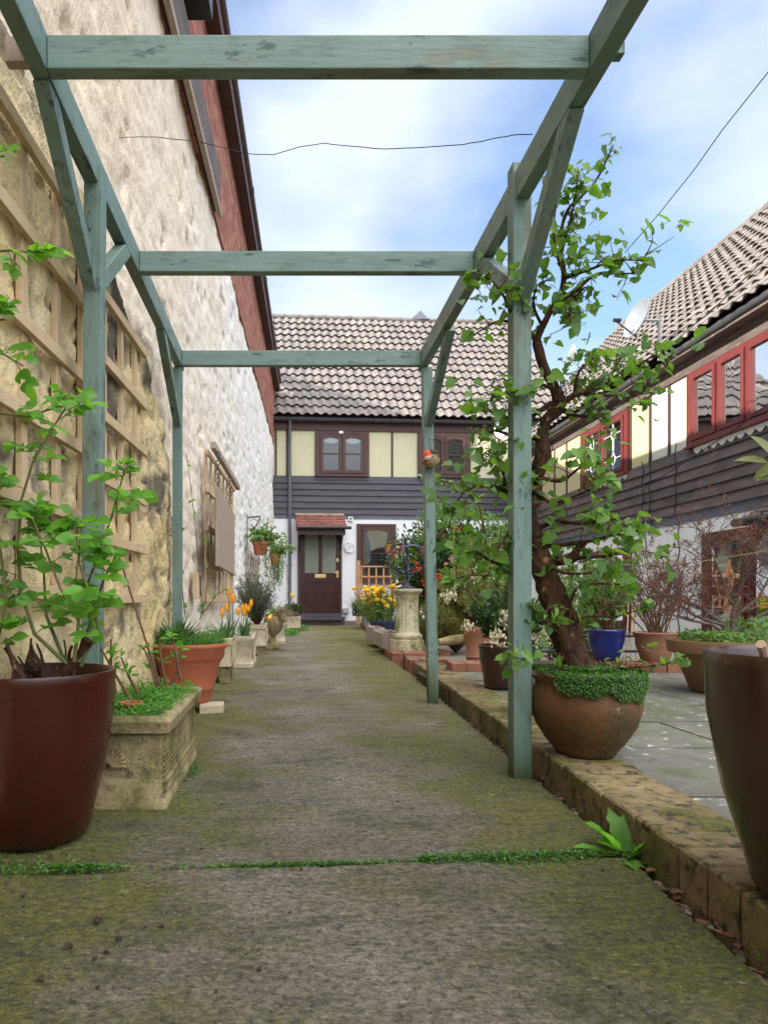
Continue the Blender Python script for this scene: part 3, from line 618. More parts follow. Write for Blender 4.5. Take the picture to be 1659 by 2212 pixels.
# gutter and downpipe
g = HB(); g.tube([bw(-.05,.13,4.60), bw(3,.13,4.598), bw(6.5,.13,4.595)], .055, 10)
for x in (.6, 2.7, 3.9, 5.4): g.tube([bw(x-.04,.13,4.60), bw(x+.04,.13,4.60)], .062, 10)
g.build('gutter', M['gutter'], bh, smooth=40)
g = HB(); xd = bx(626, .06); g.tube([bw(xd,.12,4.56), bw(xd,.10,4.45), bw(xd,.07,4.38), bw(xd,.07,.12)], .036, 10)
for z in (4.42, 3.4, 2.5, 1.35, .7): g.tube([bw(xd,.07,z-.03), bw(xd,.07,z+.03)], .046, 10)
g.build('downpipe', M['lead'], bh, smooth=40)
g = HB(); g.hb(bx(600,0)-.02, bx(632,0)-.06, -.35, -.02, 4.74, 4.96); g.build('lead_box', M['greyp'], bh, bevel=.02)
# pantile roof
def pantiles(P0, a, bdir, nrm, na, wd, nb, co, amp=.050, lip=.050, skip=None):
    t = MB(); S = 7
    for j in range(nb):
        for i in range(na):
            o = P0 + a*(i*wd) + bdir*(j*co)
            jit = random.uniform(-.004, .006); vs = []
            for (q, hh) in ((-.045, lip), (co, 0.0)):
                for k in range(S+1):
                    s = k/S; h = amp*(math.sin(2*math.pi*(s+.05))*.5+.5)*(1 if s < .5 else .85)
                    vs.append(o + a*(s*wd*1.02) + bdir*q + nrm*(h+hh+jit))
            for (q, dz) in ((-.045, .015), (.03, .017)):
              for k in range(S+1):
                s = k/S; h = amp*(math.sin(2*math.pi*(s+.05))*.5+.5)
                vs.append(o + a*(s*wd*1.02) + bdir*q + nrm*(h+lip+jit-dz))
            f = [(k, k+1, S+2+k, S+1+k) for k in range(S)] + [(2*S+2+k, 2*S+3+k, k+1, k) for k in range(S)] + [(3*S+3+k, 3*S+4+k, 2*S+3+k, 2*S+2+k) for k in range(S)]
            t.add(vs, f)
    return t
RN = (AN*.707 + Vector((0, 0, .707))).normalized(); RB = (-AN*.707 + Vector((0, 0, .707))).normalized()
NB = 14; CO = .365
P0 = bw(-.12, .20, 4.66)
rt = pantiles(P0, AX, RB, RN, 34, .205, NB, CO); rt.build('roof', M['tile'], bh, smooth=50)
top = P0 + RB*(NB*CO); u_ = MB()
u_.add([P0-RN*.03, P0+AX*6.95-RN*.03, top+AX*6.95-RN*.03, top-RN*.03, top-AN*4-Vector((0,0,4)), top+AX*6.95-AN*4-Vector((0,0,4))], [(0,1,2,3), (3,2,5,4), (0,3,4), (1,5,2)])
u_.build('roof_deck', M['brown'], bh)
g = MB()
for i in range(20): g.tube([top+AX*(i*.35)+Vector((0,0,.03)), top+AX*(i*.35+.36)+Vector((0,0,.045))], .085, 10)
g.build('ridge_tile', M['tile'], bh, smooth=50, )
g = MB(); c0 = top + AX*4.35 + Vector((0, -.1, .05)); g.add([c0+Vector((-.25,0,0)), c0+Vector((.25,0,0)), c0+Vector((.02,0,.24)), c0+Vector((-.25,.6,0)), c0+Vector((.25,.6,0)), c0+Vector((.02,.6,.24))], [(0,1,2), (0,2,5,3), (1,4,5,2), (3,5,4)]); g.build('ridge_vent', M['lead'], bh)

# ================================================================ RIGHT HOUSE
XR = 5.4
def ry(u, d=0): return (XR-d)*F/(u-U0)
rh = thing('weatherboarded_house', 'house with red framed windows, brown weatherboard and pantile roof along the right side', 'house', (XR, 8, -.66))
MB().box(XR, XR+7, 1.5, 15.6, -.66, 1.66).build('lower_wall', M['creamr'], rh)
MB().box(XR+.003, XR+7, 1.5, 18.2, 1.66, 3.95).build('upper_wall', M['panelw'], rh)
MB().box(XR-.03, XR, 1.5, 15.6, 3.62, 3.86).build('fascia', M['weatherb'], rh)
MB().box(XR-.22, XR-.03, 1.5, 15.6, 3.80, 3.86).build('soffit', M['weatherb'], rh)
MB().box(XR-.012, XR, 1.5, 15.6, 1.63, 1.80).build('lead_flashing', M['lead'], rh)
w = MB()
for i in range(6):
    z0 = 1.76 + i*.142; z1 = z0+.165; xs = sorted([1.5, 15.6] + [random.uniform(2, 15) for _ in range(9)])
    for a, c in zip(xs[:-1], xs[1:]):
        w.add([(XR-.045, a, z0), (XR-.045, c-.004, z0), (XR-.012, c-.004, z1), (XR-.012, a, z1), (XR, a, z0), (XR, c-.004, z0)], [(0,1,2,3), (4,5,1,0)])
w.build('weatherboard', M['weatherb'], rh)
py = MB(); py.box(XR-.004, XR+.002, ry(1405), ry(1365), 2.62, 3.62); py.build('primrose_panel', M['panely'], rh)
py = MB(); py.box(XR-.004, XR+.002, 12.6, 15.6, 2.62, 3.62); py.build('primrose_panel', M['panely'], rh)
for yy_ in (ry(1364), ry(1406), ry(1447), 9.2, 12.55, 13.2, 13.8, 14.5):
    MB().box(XR-.02, XR, yy_-.022, yy_+.022, 2.61, 3.63).build('timber_post', M['brown'], rh)
def side_window(ya, yb, z0, z1, mull, leaded=False, curt=None, name='window_frame', fm='redframe'):
    """ya nearer, yb farther; mull = list of Y of the mullions"""
    t = .06; f = MB(); D = .05
    f.box(XR-D, XR, ya-.04, ya+t, z0, z1); f.box(XR-D, XR, yb-t, yb+.04, z0, z1)
    f.box(XR-D, XR, ya+t, yb-t, z1-t, z1-.001); f.box(XR-D-.012, XR, ya+t, yb-t, z0, z0+t)
    for m in mull: f.box(XR-D, XR, m-.03, m+.03, z0+t, z1-t)
    f.box(XR-.11, XR-.0, ya-.05, yb+.05, z0-.035, z0-.001)
    fr = f.build(name, M[fm], rh, bevel=.006)
    ed = [ya+t] + [q for m in mull for q in (m-.03, m+.03)] + [yb-t]; s = MB(); gl = MB(); ld = MB()
    for i in range(0, len(ed), 2):
        a, c, za, zc, q = ed[i]+.004, ed[i+1]-.004, z0+t+.004, z1-t-.004, .055
        s.box(XR-.075, XR-.02, a, a+q, za, zc); s.box(XR-.075, XR-.02, c-q, c, za, zc); s.box(XR-.075, XR-.02, a+q, c-q, za, za+q); s.box(XR-.075, XR-.02, a+q, c-q, zc-q, zc)
        gl.quad((XR-.04, a+q, za+q), (XR-.04, c-q, za+q), (XR-.04, c-q, zc-q), (XR-.04, a+q, zc-q))
        if leaded:
            ld = MB(); m = (a+c)/2; zm = (za+zc)/2; xx = XR-.045
            for pts in ([(m, za+q), (m, zm-.32)], [(m, zc-q), (m, zm+.32)], [(a+q, zm+.2), (m-.06, zm+.2)], [(c-q, zm+.2), (m+.06, zm+.2)], [(a+q, zm-.2), (m-.06, zm-.2)], [(c-q, zm-.2), (m+.06, zm-.2)],
                        [(m, zm-.32), (m-.08, zm-.2), (m, zm-.1), (m+.08, zm-.2), (m, zm-.32)], [(m, zm+.32), (m-.08, zm+.2), (m, zm+.1), (m+.08, zm+.2), (m, zm+.32)], [(m, zm-.1), (m, zm+.1)]):
                ld.tube([(xx, y_, z_) for y_, z_ in pts], .007, 5)
            ld.build('leading', M['enamel'], fr)
    s.build('sash', M[fm], fr, bevel=.006); gl.build('pane', M['glass'], fr)
    bkp = MB(); bkp.box(XR-.008, XR-.004, ya+t, yb-t, z0+t, z1-t); bkp.build('room_beyond', M['dkroom'], fr)
    if curt:
        for (a, c) in curt:
            c_ = MB(); n = 24
            for k in range(n):
                y0_, y1_ = a+(c-a)*k/n, a+(c-a)*(k+1)/n; x_ = lambda k: XR-.018+.006*math.sin(k*1.9)
                c_.quad((x_(k), y0_, z0+t+.01), (x_(k+1), y1_, z0+t+.01), (x_(k+1), y1_, z1-t-.01), (x_(k), y0_, z1-t-.01))
            c_.build('curtain', M['curtain'], fr, smooth=180)
    return fr
side_window(6.85, 9.10, 2.62, 3.61, [7.42, 7.96, 8.50], curt=[(8.66, 8.90)])
side_window(ry(1358), ry(1263), 2.60, 3.60, [11.65], leaded=True, curt=[(10.95, 11.15), (12.1, 12.3)])
side_window(14.6, 15.5, 2.62, 3.6, [15.05])
side_window(6.2, ry(1527), -.55, 1.44, [7.0, 7.95], curt=[(7.15, 7.6), (8.2, 8.45)], name='french_door', fm='maroon')
side_window(10.75, 13.0, .12, 1.42, [11.5, 12.25], curt=[(12.6, 12.75)], fm='maroon')
for (ya, yb) in ((6.8, 9.15), (ry(1362), ry(1258))):
    s = MB(); L = .17; n = int((yb-ya)/L)
    for i in range(n):
        for k in range(8):
            t0, t1 = k/8, (k+1)/8; h = lambda t: .035+.055*math.sin(math.pi*t)
            s.quad((XR-.047, ya+L*(i+t0), 2.585-h(t0)), (XR-.047, ya+L*(i+t1), 2.585-h(t1)), (XR-.047, ya+L*(i+t1), 2.59), (XR-.047, ya+L*(i+t0), 2.59))
    s.build('scalloped_trim', M['creamr'], rh)
g = MB(); g.tube([(XR-.22, 1.5, 3.90), (XR-.22, 9.3, 3.885)], .055, 10); g.tube([(XR-.22, 9.9, 3.88), (XR-.22, 15.4, 3.87)], .055, 10)
for y in (3.4, 5.2, 7.0, 8.1, 9.25, 11, 13): g.tube([(XR-.22, y-.04, 3.89), (XR-.22, y+.04, 3.89)], .063, 10)
g.build('gutter', M['gutter'], rh, smooth=40)
ra = Vector((0, 1, 0)); rbd = Vector((3.6, 0, 3.76)).normalized(); rn = Vector((-rbd.z, 0, rbd.x))
NR = 15; CR = 5.2/NR; P1 = Vector((XR-.27, 1.6, 3.93))
pantiles(P1, ra, rbd, rn, 79, .21, NR, CR).build('roof', M['tile'], rh, smooth=50)
tp = P1 + rbd*(NR*CR); u_ = MB(); q = Vector((0, 16.6, 0))
u_.add([P1-rn*.03, P1+q-rn*.03, tp+q-rn*.03, tp-rn*.03, tp+Vector((3.6,0,-3.76)), tp+q+Vector((3.6,0,-3.76))], [(0,1,2,3), (3,2,5,4), (0,3,4), (1,5,2)]); u_.build('roof_deck', M['brown'], rh)
g = MB()
for i in range(47): g.tube([tp+Vector((0, i*.35, .03)), tp+Vector((0, i*.35+.36, .045))], .085, 8)
g.build('ridge_tile', M['tile'], rh, smooth=50)
# little tiled porch by the french door
g = MB()
for j in range(4):
    for i in range(10):
        x_a = XR-.50+.12*j; z_a = 1.44+.075*j; ya = 4.8+i*.26
        g.add([(x_a-.02, ya, z_a+.015), (x_a-.02, ya+.255, z_a+.015), (x_a+.12, ya+.255, z_a+.075), (x_a+.12, ya, z_a+.075), (x_a-.02, ya, z_a), (x_a-.02, ya+.255, z_a)], [(0,1,2,3), (4,5,1,0)])
pc = g.build('porch_canopy', M['weatherb'], rh)
g = MB(); g.tube([(XR-.55, 4.7, 1.42), (XR-.55, 7.42, 1.42)], .045, 10); g.build('canopy_gutter', M['black'], pc, smooth=40)
g = MB(); g.hexa([(XR-.5,4.8,1.38),(XR,4.8,1.38),(XR,7.36,1.38),(XR-.5,7.36,1.38),(XR-.5,4.8,1.42),(XR,4.8,1.72),(XR,7.36,1.72),(XR-.5,7.36,1.42)]); g.build('canopy_boards', M['brown'], pc)
# cables running down the right facade
for k, uu in enumerate((1389, 1404, 1460)):
    g = MB(); y = ry(uu, .05); pts = []; z = 2.66 + .04*k
    while z > (-.5 if k == 2 else 1.2 + .2*k): pts.append((XR-.055-(0 if z > 1.7 else -.04), y + .02*math.sin(z*17+k), z)); z -= .06
    g.tube(pts, .007, 6); g.build('cable', M['wire'], rh)
# ================================================================ PERGOLA
pg = thing('pergola', 'sage green painted timber pergola with three cross beams standing over the path', 'pergola', (.07, 2.9, 0))
bev = dict(bevel=.003)
for (xa, xb) in ((-.651, -.606), (.758, .803)):
    b = MB(); b.box(xa, xb, .95, 3.99, 1.93, 2.026); b.build('rail', M['pergola_y'], pg, **bev)
for (y, z0) in ((1.713, 1.932), (2.78, 1.933), (3.89, 1.931)):
    b = MB(); b.box(-.605, .757, y, y+.04, z0, z0+.085); b.build('cross_beam', M['pergola_x'], pg, **bev)
b = MB(); b.box(-.715, -.652, 1.72, 1.75, 1.955, 2.02); b.build('beam_end', M['greywood'], pg, **bev)
b = MB(); b.box(.804, .85, 1.72, 1.75, 1.975, 2.03); b.build('beam_end', M['pergola'], pg, **bev)
def post(x0, x1, y0, y1, z1, lx=0, mossy=False):
    b = MB(); b.hexa([(x0,y0,-.03),(x1,y0,-.03),(x1,y1,-.03),(x0,y1,-.03),(x0+lx,y0,z1),(x1+lx,y0,z1),(x1+lx,y1,z1),(x0+lx,y1,z1)]); return b.build('post', M['pergola'], pg, **bev)
post(-.664, -.606, 2.18, 2.24, 1.99, .012); post(.750, .812, 2.27, 2.33, 2.055, -.002)
post(-.66, -.61, 3.90, 3.96, 1.925, .0); post(.806, .862, 3.90, 3.96, 1.925, -.036)
def brace(x, ya, za, yb, zb, w=.042): b = MB(); b.bar((x, ya, za), (x, yb, zb), w, .055, (0, 0, 1)); b.build('brace', M['pergola'], pg, **bev)
brace(-.632, 1.76, 1.945, 2.20, 1.60); brace(-.628, 2.62, 1.945, 2.22, 1.62)
brace(.781, 1.86, 1.945, 2.29, 1.60); brace(.781, 2.72, 1.945, 2.31, 1.64)
brace(-.632, 3.38, 1.945, 3.92, 1.60); brace(.806, 3.38, 1.945, 3.92, 1.60)
for (x, y, z) in ((-.632, 2.179, 1.78), (-.632, 2.179, 1.62), (.781, 2.269, 1.70), (.781, 2.269, 1.30), (.833, 3.899, 1.30), (.822, 3.899, 1.72), (-.635, 3.899, 1.66), (.781, 2.269, .9)):
    b = MB(); b.tube([(x, y+.004, z), (x, y-.0015, z)], .004, 8); b.build('screw', M['iron'], pg)
# ================================================================ TRELLISES
def trellis(name, label, a, y0, y1, zs, ysl, z0, z1, w=.040, t=.020, mat_='wood', group=None):
    r = thing(name, label, 'trellis', (WX(y0, a), y0, z0), group)
    for y in ysl: 
        b = MB(); b.bar((WX(y, a)-t/2, y, z0), (WX(y, a)-t/2, y, z1), t, w, (0, 1, 0)); b.build('upright_slat', M[mat_], r, bevel=.002)
    for z in zs:
        b = MB(); b.bar((WX(y0, a)+t/2+.001, y0, z), (WX(y1, a)+t/2+.001, y1, z), t, w); b.build('cross_slat', M[mat_], r, bevel=.002)
    return r
trellis('wall_trellis', 'largest pale wooden trellis, on the rough stone wall behind the oxblood pot', -.815, 1.0, 2.50, [.618, .88, 1.12, 1.37, 1.635, 1.89], [1.20, 1.44, 1.68, 1.93, 2.19, 2.43], .59, 1.93)
trellis('wall_trellis', 'narrower pale trellis on the rough stone between the two left pergola posts', -.815, 2.60, 3.27, [.60, .83, 1.06, 1.30, 1.52, 1.77], [2.68, 2.92, 3.14], .57, 1.79)
trellis('wall_trellis', 'pale trellis on the white wall behind the hanging wooden board', -.835, 5.3, 7.15, [.59, .86, 1.15, 1.45, 1.74], [5.36, 5.62, 5.88, 6.14, 6.4, 6.66, 6.92, 7.1], .56, 1.76, .045)
trellis('wall_trellis', 'small faded trellis low on the wall below the hanging basket', -.84, 8.9, 10.6, [.72, .95, 1.15], [8.95, 9.3, 9.65, 10.0, 10.4], .55, 1.25, .045, mat_='greywood')
sb = thing('hanging_board', 'thick weathered wooden board hung by chains in front of a trellis on the left wall', 'wooden board', (WX(5.6, -.77), 5.6, .8))
b = MB(); ya, yb = 5.10, 6.17
b.hexa([(WX(ya,-.735), ya, .84), (WX(ya,-.71), ya, .84), (WX(yb,-.71), yb, .81), (WX(yb,-.735), yb, .81), (WX(ya,-.735), ya, 1.44), (WX(ya,-.71), ya, 1.44), (WX(yb,-.71), yb, 1.36), (WX(yb,-.735), yb, 1.36)])
b.build('board', M['greywood'], sb, bevel=.008)
for y in (5.25, 6.0):
    b = MB()
    for k in range(9): b.ring((WX(y,-.755)+.02, y, 1.44+k*.034-(.06 if y > 5.6 else 0)), (1, 0, 0) if k % 2 else (0, 1, 0), .016, .006, .006, 10)
    b.build('chain', M['iron'], sb)
b = MB(); b.bar((WX(5.2,-.76), 5.15, 1.76), (WX(6.9,-.76), 6.9, 1.72), .04, .05); b.build('hanging_rail', M['greywood'], sb, bevel=.003)
tm = thing('wall_thermometer', 'small slim wooden thermometer fixed to the white wall beside the far left post', 'thermometer', (WX(5.0,-.84), 5.0, .62))
b = MB(); b.box(WX(5,-.87), WX(5,-.83), 4.92, 5.06, .60, .79); b.build('backboard', M['wood'], tm, bevel=.004)
b = MB(); b.box(WX(5,-.829), WX(5,-.822), 4.975, 5.005, .62, .77); b.build('scale', M['brown'], tm)

# ================================================================ POTS
def pot_prof(rb, rt, h, kind='plain', z0=0):
    if kind == 'glaze':   # tall tapering jar with rounded foot and rolled rim
        return [(rb*.72, z0), (rb*.95, z0+h*.015), (rb*1.07, z0+h*.06), (rb*1.16, z0+h*.18), (rb+(rt-rb)*.66, z0+h*.42), (rt*.985, z0+h*.75), (rt*1.0, z0+h*.95), (rt*1.012, z0+h*.985), (rt*1.0, z0+h), (rt*.955, z0+h*1.0), (rt*.935, z0+h*.98), (rt*.925, z0+h*.88)]
    if kind == 'flower':  # classic banded flowerpot
        return [(rb*.95, z0), (rb, z0+h*.02), (rb+(rt-rb)*.2, z0+h*.22), (rb+(rt-rb)*.205+.002, z0+h*.225), (rb+(rt-rb)*.24, z0+h*.25), (rb+(rt-rb)*.62, z0+h*.68), (rt*.90, z0+h*.74), (rt*.93, z0+h*.76), (rt*.95, z0+h*.90), (rt, z0+h*.93), (rt*1.02, z0+h*.97), (rt, z0+h), (rt*.93, z0+h), (rt*.90, z0+h*.9)]
    if kind == 'band':    # tapering pot with a thick upright band
        return [(rb*.97, z0), (rb, z0+h*.02), (rt*.87, z0+h*.74), (rt*.90, z0+h*.75), (rt*.97, z0+h*.76), (rt*1.0, z0+h*.98), (rt*.99, z0+h), (rt*.92, z0+h), (rt*.90, z0+h*.92)]
    if kind == 'bowl':    # rounded bowl with out-turned lip
        return [(rb, z0), (rb*1.1, z0+h*.05), (rt*.80, z0+h*.32), (rt*.93, z0+h*.58), (rt*.96, z0+h*.85), (rt*1.07, z0+h*.93), (rt*1.08, z0+h*.98), (rt, z0+h), (rt*.9, z0+h*.97), (rt*.88, z0+h*.9)]
    if kind == 'egg':     # cobalt egg pot
        return [(rb, z0), (rb*1.15, z0+h*.04), (rt*.80, z0+h*.35), (rt*.95, z0+h*.65), (rt*.97, z0+h*.9), (rt*1.03, z0+h*.94), (rt*1.03, z0+h*.98), (rt, z0+h), (rt*.9, z0+h), (rt*.88, z0+h*.92)]
def pot_parts(root, x, y, z0, rb, rt, h, kind, m, n=56):
    pr = pot_prof(rb, rt, h, kind, z0); ri = pr[-1]
    MB().lathe(x, y, pr[:-1] + [ri, (ri[0]*.99, ri[1]-.01)], n).build('pot', M[m], root, smooth=50)
    s = MB(); s.lathe(x, y, [(ri[0]*.985, ri[1]-.02), (ri[0]*.97, ri[1]-.004), (ri[0]*.6, ri[1]+.004), (0.0001, ri[1]+.01)], 24, lambda r, z, t, j: (r, z + (random.uniform(-.006, .006) if 0 < j < 3 else 0))); s.build('soil', M['soil'], root)
    return ri
def twigpath(p, d, L, n=6, bend=.25, droop=0.0):
    p = Vector(p); d = Vector(d).normalized(); pts = [p.copy()]
    for i in range(n):
        d = (d + rv(bend/ n**.5)*.6 + Vector((0, 0, -droop/n))).normalized(); p = p + d*(L/n); pts.append(p.copy())
    return pts
def taper(r0, r1, n): return [r0 + (r1-r0)*i/(n-1) for i in range(n)]

# --- left oxblood pot with rose
rp_ = thing('potted_rose', 'tall oxblood glazed pot at the left edge holding a pruned rose with fresh green leaves', 'potted plant', (-.64, 1.72, 0))
ri = pot_parts(rp_, -.64, 1.72, 0, .128, .20, .42, 'glaze', 'ox')
b = MB(); lf = MB(); gs = MB()
for i in range(17):
    a = random.uniform(0, 6.28); r = random.uniform(.0, .06); p = (-.60+r*math.cos(a), 1.70+r*math.sin(a), .375)
    L = random.uniform(.05, .14); d = (math.cos(a)*.6, math.sin(a)*.6, 1.2); pts = twigpath(p, d, L, 5, .7); r0 = random.uniform(.003, .0075)
    b.tube(pts, taper(r0*1.5, r0*.6, 6), 7, wob=.2)
b.ball((-.60, 1.70, .385), .05, 10, 7, (1.2, 1.2, .6), .25); b.tube([(-.57,1.68,.39),(-.53,1.66,.43),(-.50,1.66,.47),(-.485,1.655,.50)], [.016,.012,.012,.014], 8, wob=.15)
def rose_leaf(p, d, s):     # a leaflet group
    d = Vector(d).normalized(); end = p + d*s*1.6; gs.tube([p, p+d*s*.8+Vector((0,0,.004)), end], .0011, 4, False)
    side = d.cross(Vector((0,0,1))); side = side.normalized() if side.length > .01 else Vector((1,0,0))
    nn = Vector((random.gauss(0,.6), random.gauss(-.7,.5), .8))
    lf.leaf(end, d + Vector((0,0,-.35)), nn, s*random.uniform(1.0,1.35), s*1.0, OVATE)
    for f in (.55, 1.05):
        for sg in (-1, 1):
            lf.leaf(p + d*s*f*1.3, side*sg + d*.55 + Vector((0,0,random.uniform(-.35,.1))), nn + rv(.25), s*1.1, s*.9, OVATE)
def P2(u, v, dy=0): return P(u, v, 1.70+dy)
canes = [([(150,1440),(75,1370),(45,1280),(38,1180),(45,1085),(70,1000),(110,930),(150,868)], .0), ([(165,1430),(195,1350),(190,1260),(240,1120),(265,1030)], .06),
         ([(160,1430),(170,1340),(130,1270),(100,1190),(70,1120)], -.05), ([(175,1440),(200,1330),(225,1250),(250,1200)], .03), ([(140,1430),(100,1330),(95,1240),(85,1150)], .05),
         ([(170,1430),(215,1370),(200,1300),(170,1215),(175,1140)], -.04), ([(-20,1440),(-10,1400),(15,1300),(0,1180),(-15,1040)], -.03)]
for pts, dy in canes:
    pp = [P2(u, v, dy + random.uniform(-.01, .01)) for u, v in pts]
    # smooth by subdivision
    q = []
    for i in range(len(pp)-1): q += [pp[i].lerp(pp[i+1], t) for t in (0, .34, .67)]
    q.append(pp[-1]); gs.tube(q, taper(.0052, .002, len(q)), 7)
    for k in range(3, len(q)):
        if k % 1 == 0 and random.random() < .9:
            p = q[k]; a = random.uniform(0, 6.28); d = Vector((math.cos(a), math.sin(a)*.7, random.uniform(-.1, .6)))
            rose_leaf(p, d, random.uniform(.028, .043))
    for _ in range(5): rose_leaf(q[-1], (random.gauss(0,1), random.gauss(0,.7), random.uniform(.0, 1)), random.uniform(.022, .032))
b.build('stump', M['bark'], rp_, smooth=60); gs.build('stem', M['gtwig'], rp_, smooth=60); lf.build('leaves', M['rose'], rp_, smooth=180)
# a spray of the same kind of rose reaching in from the left, high up
sp = thing('rose_spray', 'leafy rose shoots reaching in from the left edge in front of the largest trellis', 'climbing rose', P(-60, 900, 1.45))
lf = MB(); gs = MB()
for pts in ([(-120,560),(-40,545),(20,540),(95,545)], [(-130,820),(-60,780),(0,760),(50,790)], [(-110,700),(-50,690),(10,690)], [(-120,380),(-50,350),(10,335)], [(-100,900),(-20,890),(60,900),(150,870)]):
    q = [P(u, v, 1.45 if v < 750 else 1.55) for u, v in pts]; gs.tube(q, taper(.004, .0018, len(q)), 6)
    for k in range(1, len(q)):
        for _ in range(2): rose_leaf(q[k].lerp(q[k-1], random.random()), (random.gauss(.5,.7), random.gauss(0,.6), random.gauss(-.2,.5)), random.uniform(.026, .038))
gs.build('stem', M['gtwig'], sp, smooth=60); lf.build('leaves', M['rose'], sp, smooth=180)

# --- big stone trough with fan relief
def trough(root, x0, x1, y0, y1, z0, z1, m, style='plain', rim=.02):
    b = MB(); t = .025; fl = rim
    secs = [(0, z0), (0, z0+.02), (-.004, z0+.028), (-.006, z0+(z1-z0)*.30), (-.012, z0+(z1-z0)*.33), (-.012, z1-.07), (-.008, z1-.055), (fl*.4, z1-.045), (fl*.6, z1-.012), (fl*.35, z1), (-.03, z1), (-.035, z1-.03)]
    if style == 'box': secs = [(0, z0), (0, z0+.02), (-.005, z0+.028), (-.005, z1-.05), (.003, z1-.045), (.004, z1), (-.025, z1), (-.03, z1-.03)]
    if style == 'flare': secs = [(.0, z0), (.0, z0+.035), (-.012, z0+.05), (-.02, z0+.09), (-.012, z1-.08), (.004, z1-.045), (.012, z1-.02), (.008, z1), (-.025, z1), (-.03, z1-.03)]
    vs = []; r = .008
    for (o, z) in secs: vs += [(x0-o+r, y0-o, z), (x1+o-r, y0-o, z), (x1+o, y0-o+r, z), (x1+o, y1+o-r, z), (x1+o-r, y1+o, z), (x0-o+r, y1+o, z), (x0-o, y1+o-r, z), (x0-o, y0-o+r, z)]
    f = [tuple(range(7, -1, -1))]
    for j in range(len(secs)-1):
        for k in range(8): f.append((j*8+k, j*8+(k+1)%8, j*8+8+(k+1)%8, j*8+8+k))
    b.add(vs, f); b.build('trough', M[m], root, smooth=35, bevel=.002)
    s = MB(); s.quad((x0+.03, y0+.03, z1-.025), (x1-.03, y0+.03, z1-.025), (x1-.03, y1-.03, z1-.025), (x0+.03, y1-.03, z1-.025)); s.build('soil', M['soil'], root)
TX0, TX1, TY0, TY1, TZ = -.60, -.345, 1.93, 2.60, .265
tr = thing('stone_trough_planter', 'mossy stone trough with fan relief and feathery green plants, behind the oxblood pot', 'planter', ((TX0+TX1)/2, (TY0+TY1)/2, 0))
trough(tr, TX0, TX1, TY0, TY1, 0, TZ, 'stone', rim=.03)
b = MB(); c = Vector((-.515, TY0-.001, .125))
for k in range(15):
    a = math.pi*k/14; d = Vector((math.cos(a), 0, math.sin(a))); b.bar(c+d*.006, c+d*.058, .008, .006, (0, 1, 0))
b.build('fan_relief', M['stone'], tr, bevel=.002)
b = MB(); nY, nZ = 26, 8                     # basket weave carved on the long side
for i in range(nY):
    for j in range(nZ):
        y = TY0+.02+(TY1-TY0-.04)*(i+.5*(j%2))/nY; z = .085 + .118*(j+.5)/nZ
        b.bar((TX1-.010, y, z-.004), (TX1-.010, y+.017, z+.004), .008, .0075, (0, 0, 1))
b.build('woven_relief', M['stone'], tr)
b = MB()
for z in (.055, .075): b.bar((TX1-.003, TY0+.004, z), (TX1-.003, TY1-.004, z), .008, .012)
b.build('moulding', M['stone'], tr, bevel=.002)
def cover(lf, cx, cy, z, sx, sy, n, s, tpl=OVATE, hgt=.03, up=.5):
    for i in range(n):
        x = cx + random.uniform(-1, 1)*sx; y = cy + random.uniform(-1, 1)*sy
        h = max(0, vn(x*22, y*22, 0, 12))*hgt + random.uniform(0, hgt)
        lf.leaf((x, y, z+h), (random.gauss(0,1), random.gauss(0,1), random.uniform(-.2, up*2)), (random.gauss(0,.5), random.gauss(0,.5), 1), random.uniform(.7, 1.3)*s, s*random.uniform(.5, .8), tpl)
lf = MB(); cover(lf, (TX0+TX1)/2, (TY0+TY1)/2, TZ-.025, .115, .32, 5200, .012, DIAM, .035)
for i in range(300):   # trailing over the near rim and the path side
    y = random.uniform(TY0+.1, TY1); lf.leaf((TX1-random.uniform(-.01, .03), y, TZ+random.uniform(-.02,.015)), (1, random.gauss(0,.6), random.uniform(-.6,.4)), (.5, random.gauss(0,.4), 1), .011, .007, DIAM)
lf.build('ferny_foliage', M['fern'], tr, kind='stuff')
tw = MB(); l2 = MB()
for (u, v, uu, vv) in ((282,1512,215,1395), (360,1480,345,1380), (340,1485,310,1400), (250,1500,240,1380), (390,1470,372,1375), (300,1500,262,1420), (370,1480,390,1400), (345,1480,252,1185)):
    p, q = P(u, v, 2.2), P(uu, vv, 2.2); mid = p.lerp(q, .5)+rv(.008); long = vv < 1200
    tw.tube([p, mid, q] if not long else [p, q], taper(.006 if not long else .004, .0025 if not long else .003, 3 if not long else 2), 7)
    if long: continue
    for k in range(9):
        c_ = p.lerp(q, .45+.6*random.random()); l2.leaf(c_, (random.gauss(0,1), random.gauss(0,.6), random.uniform(0,1.2)), (random.gauss(0,.4), -.5, 1), random.uniform(.022, .036), random.uniform(.012, .018), OVATE)
tw.build('twig', M['twig'], tr, smooth=60); l2.build('young_leaves', M['rose'], tr, smooth=180)
b = MB(); b.lathe(P(283,1520,2.08).x, 2.08, [(.022, .235), (.032, .275), (.036, .277), (.036, .285), (.031, .285), (.028, .262), (.0001, .262)], 20); b.build('small_flowerpot', M['terra'], tr, smooth=50)

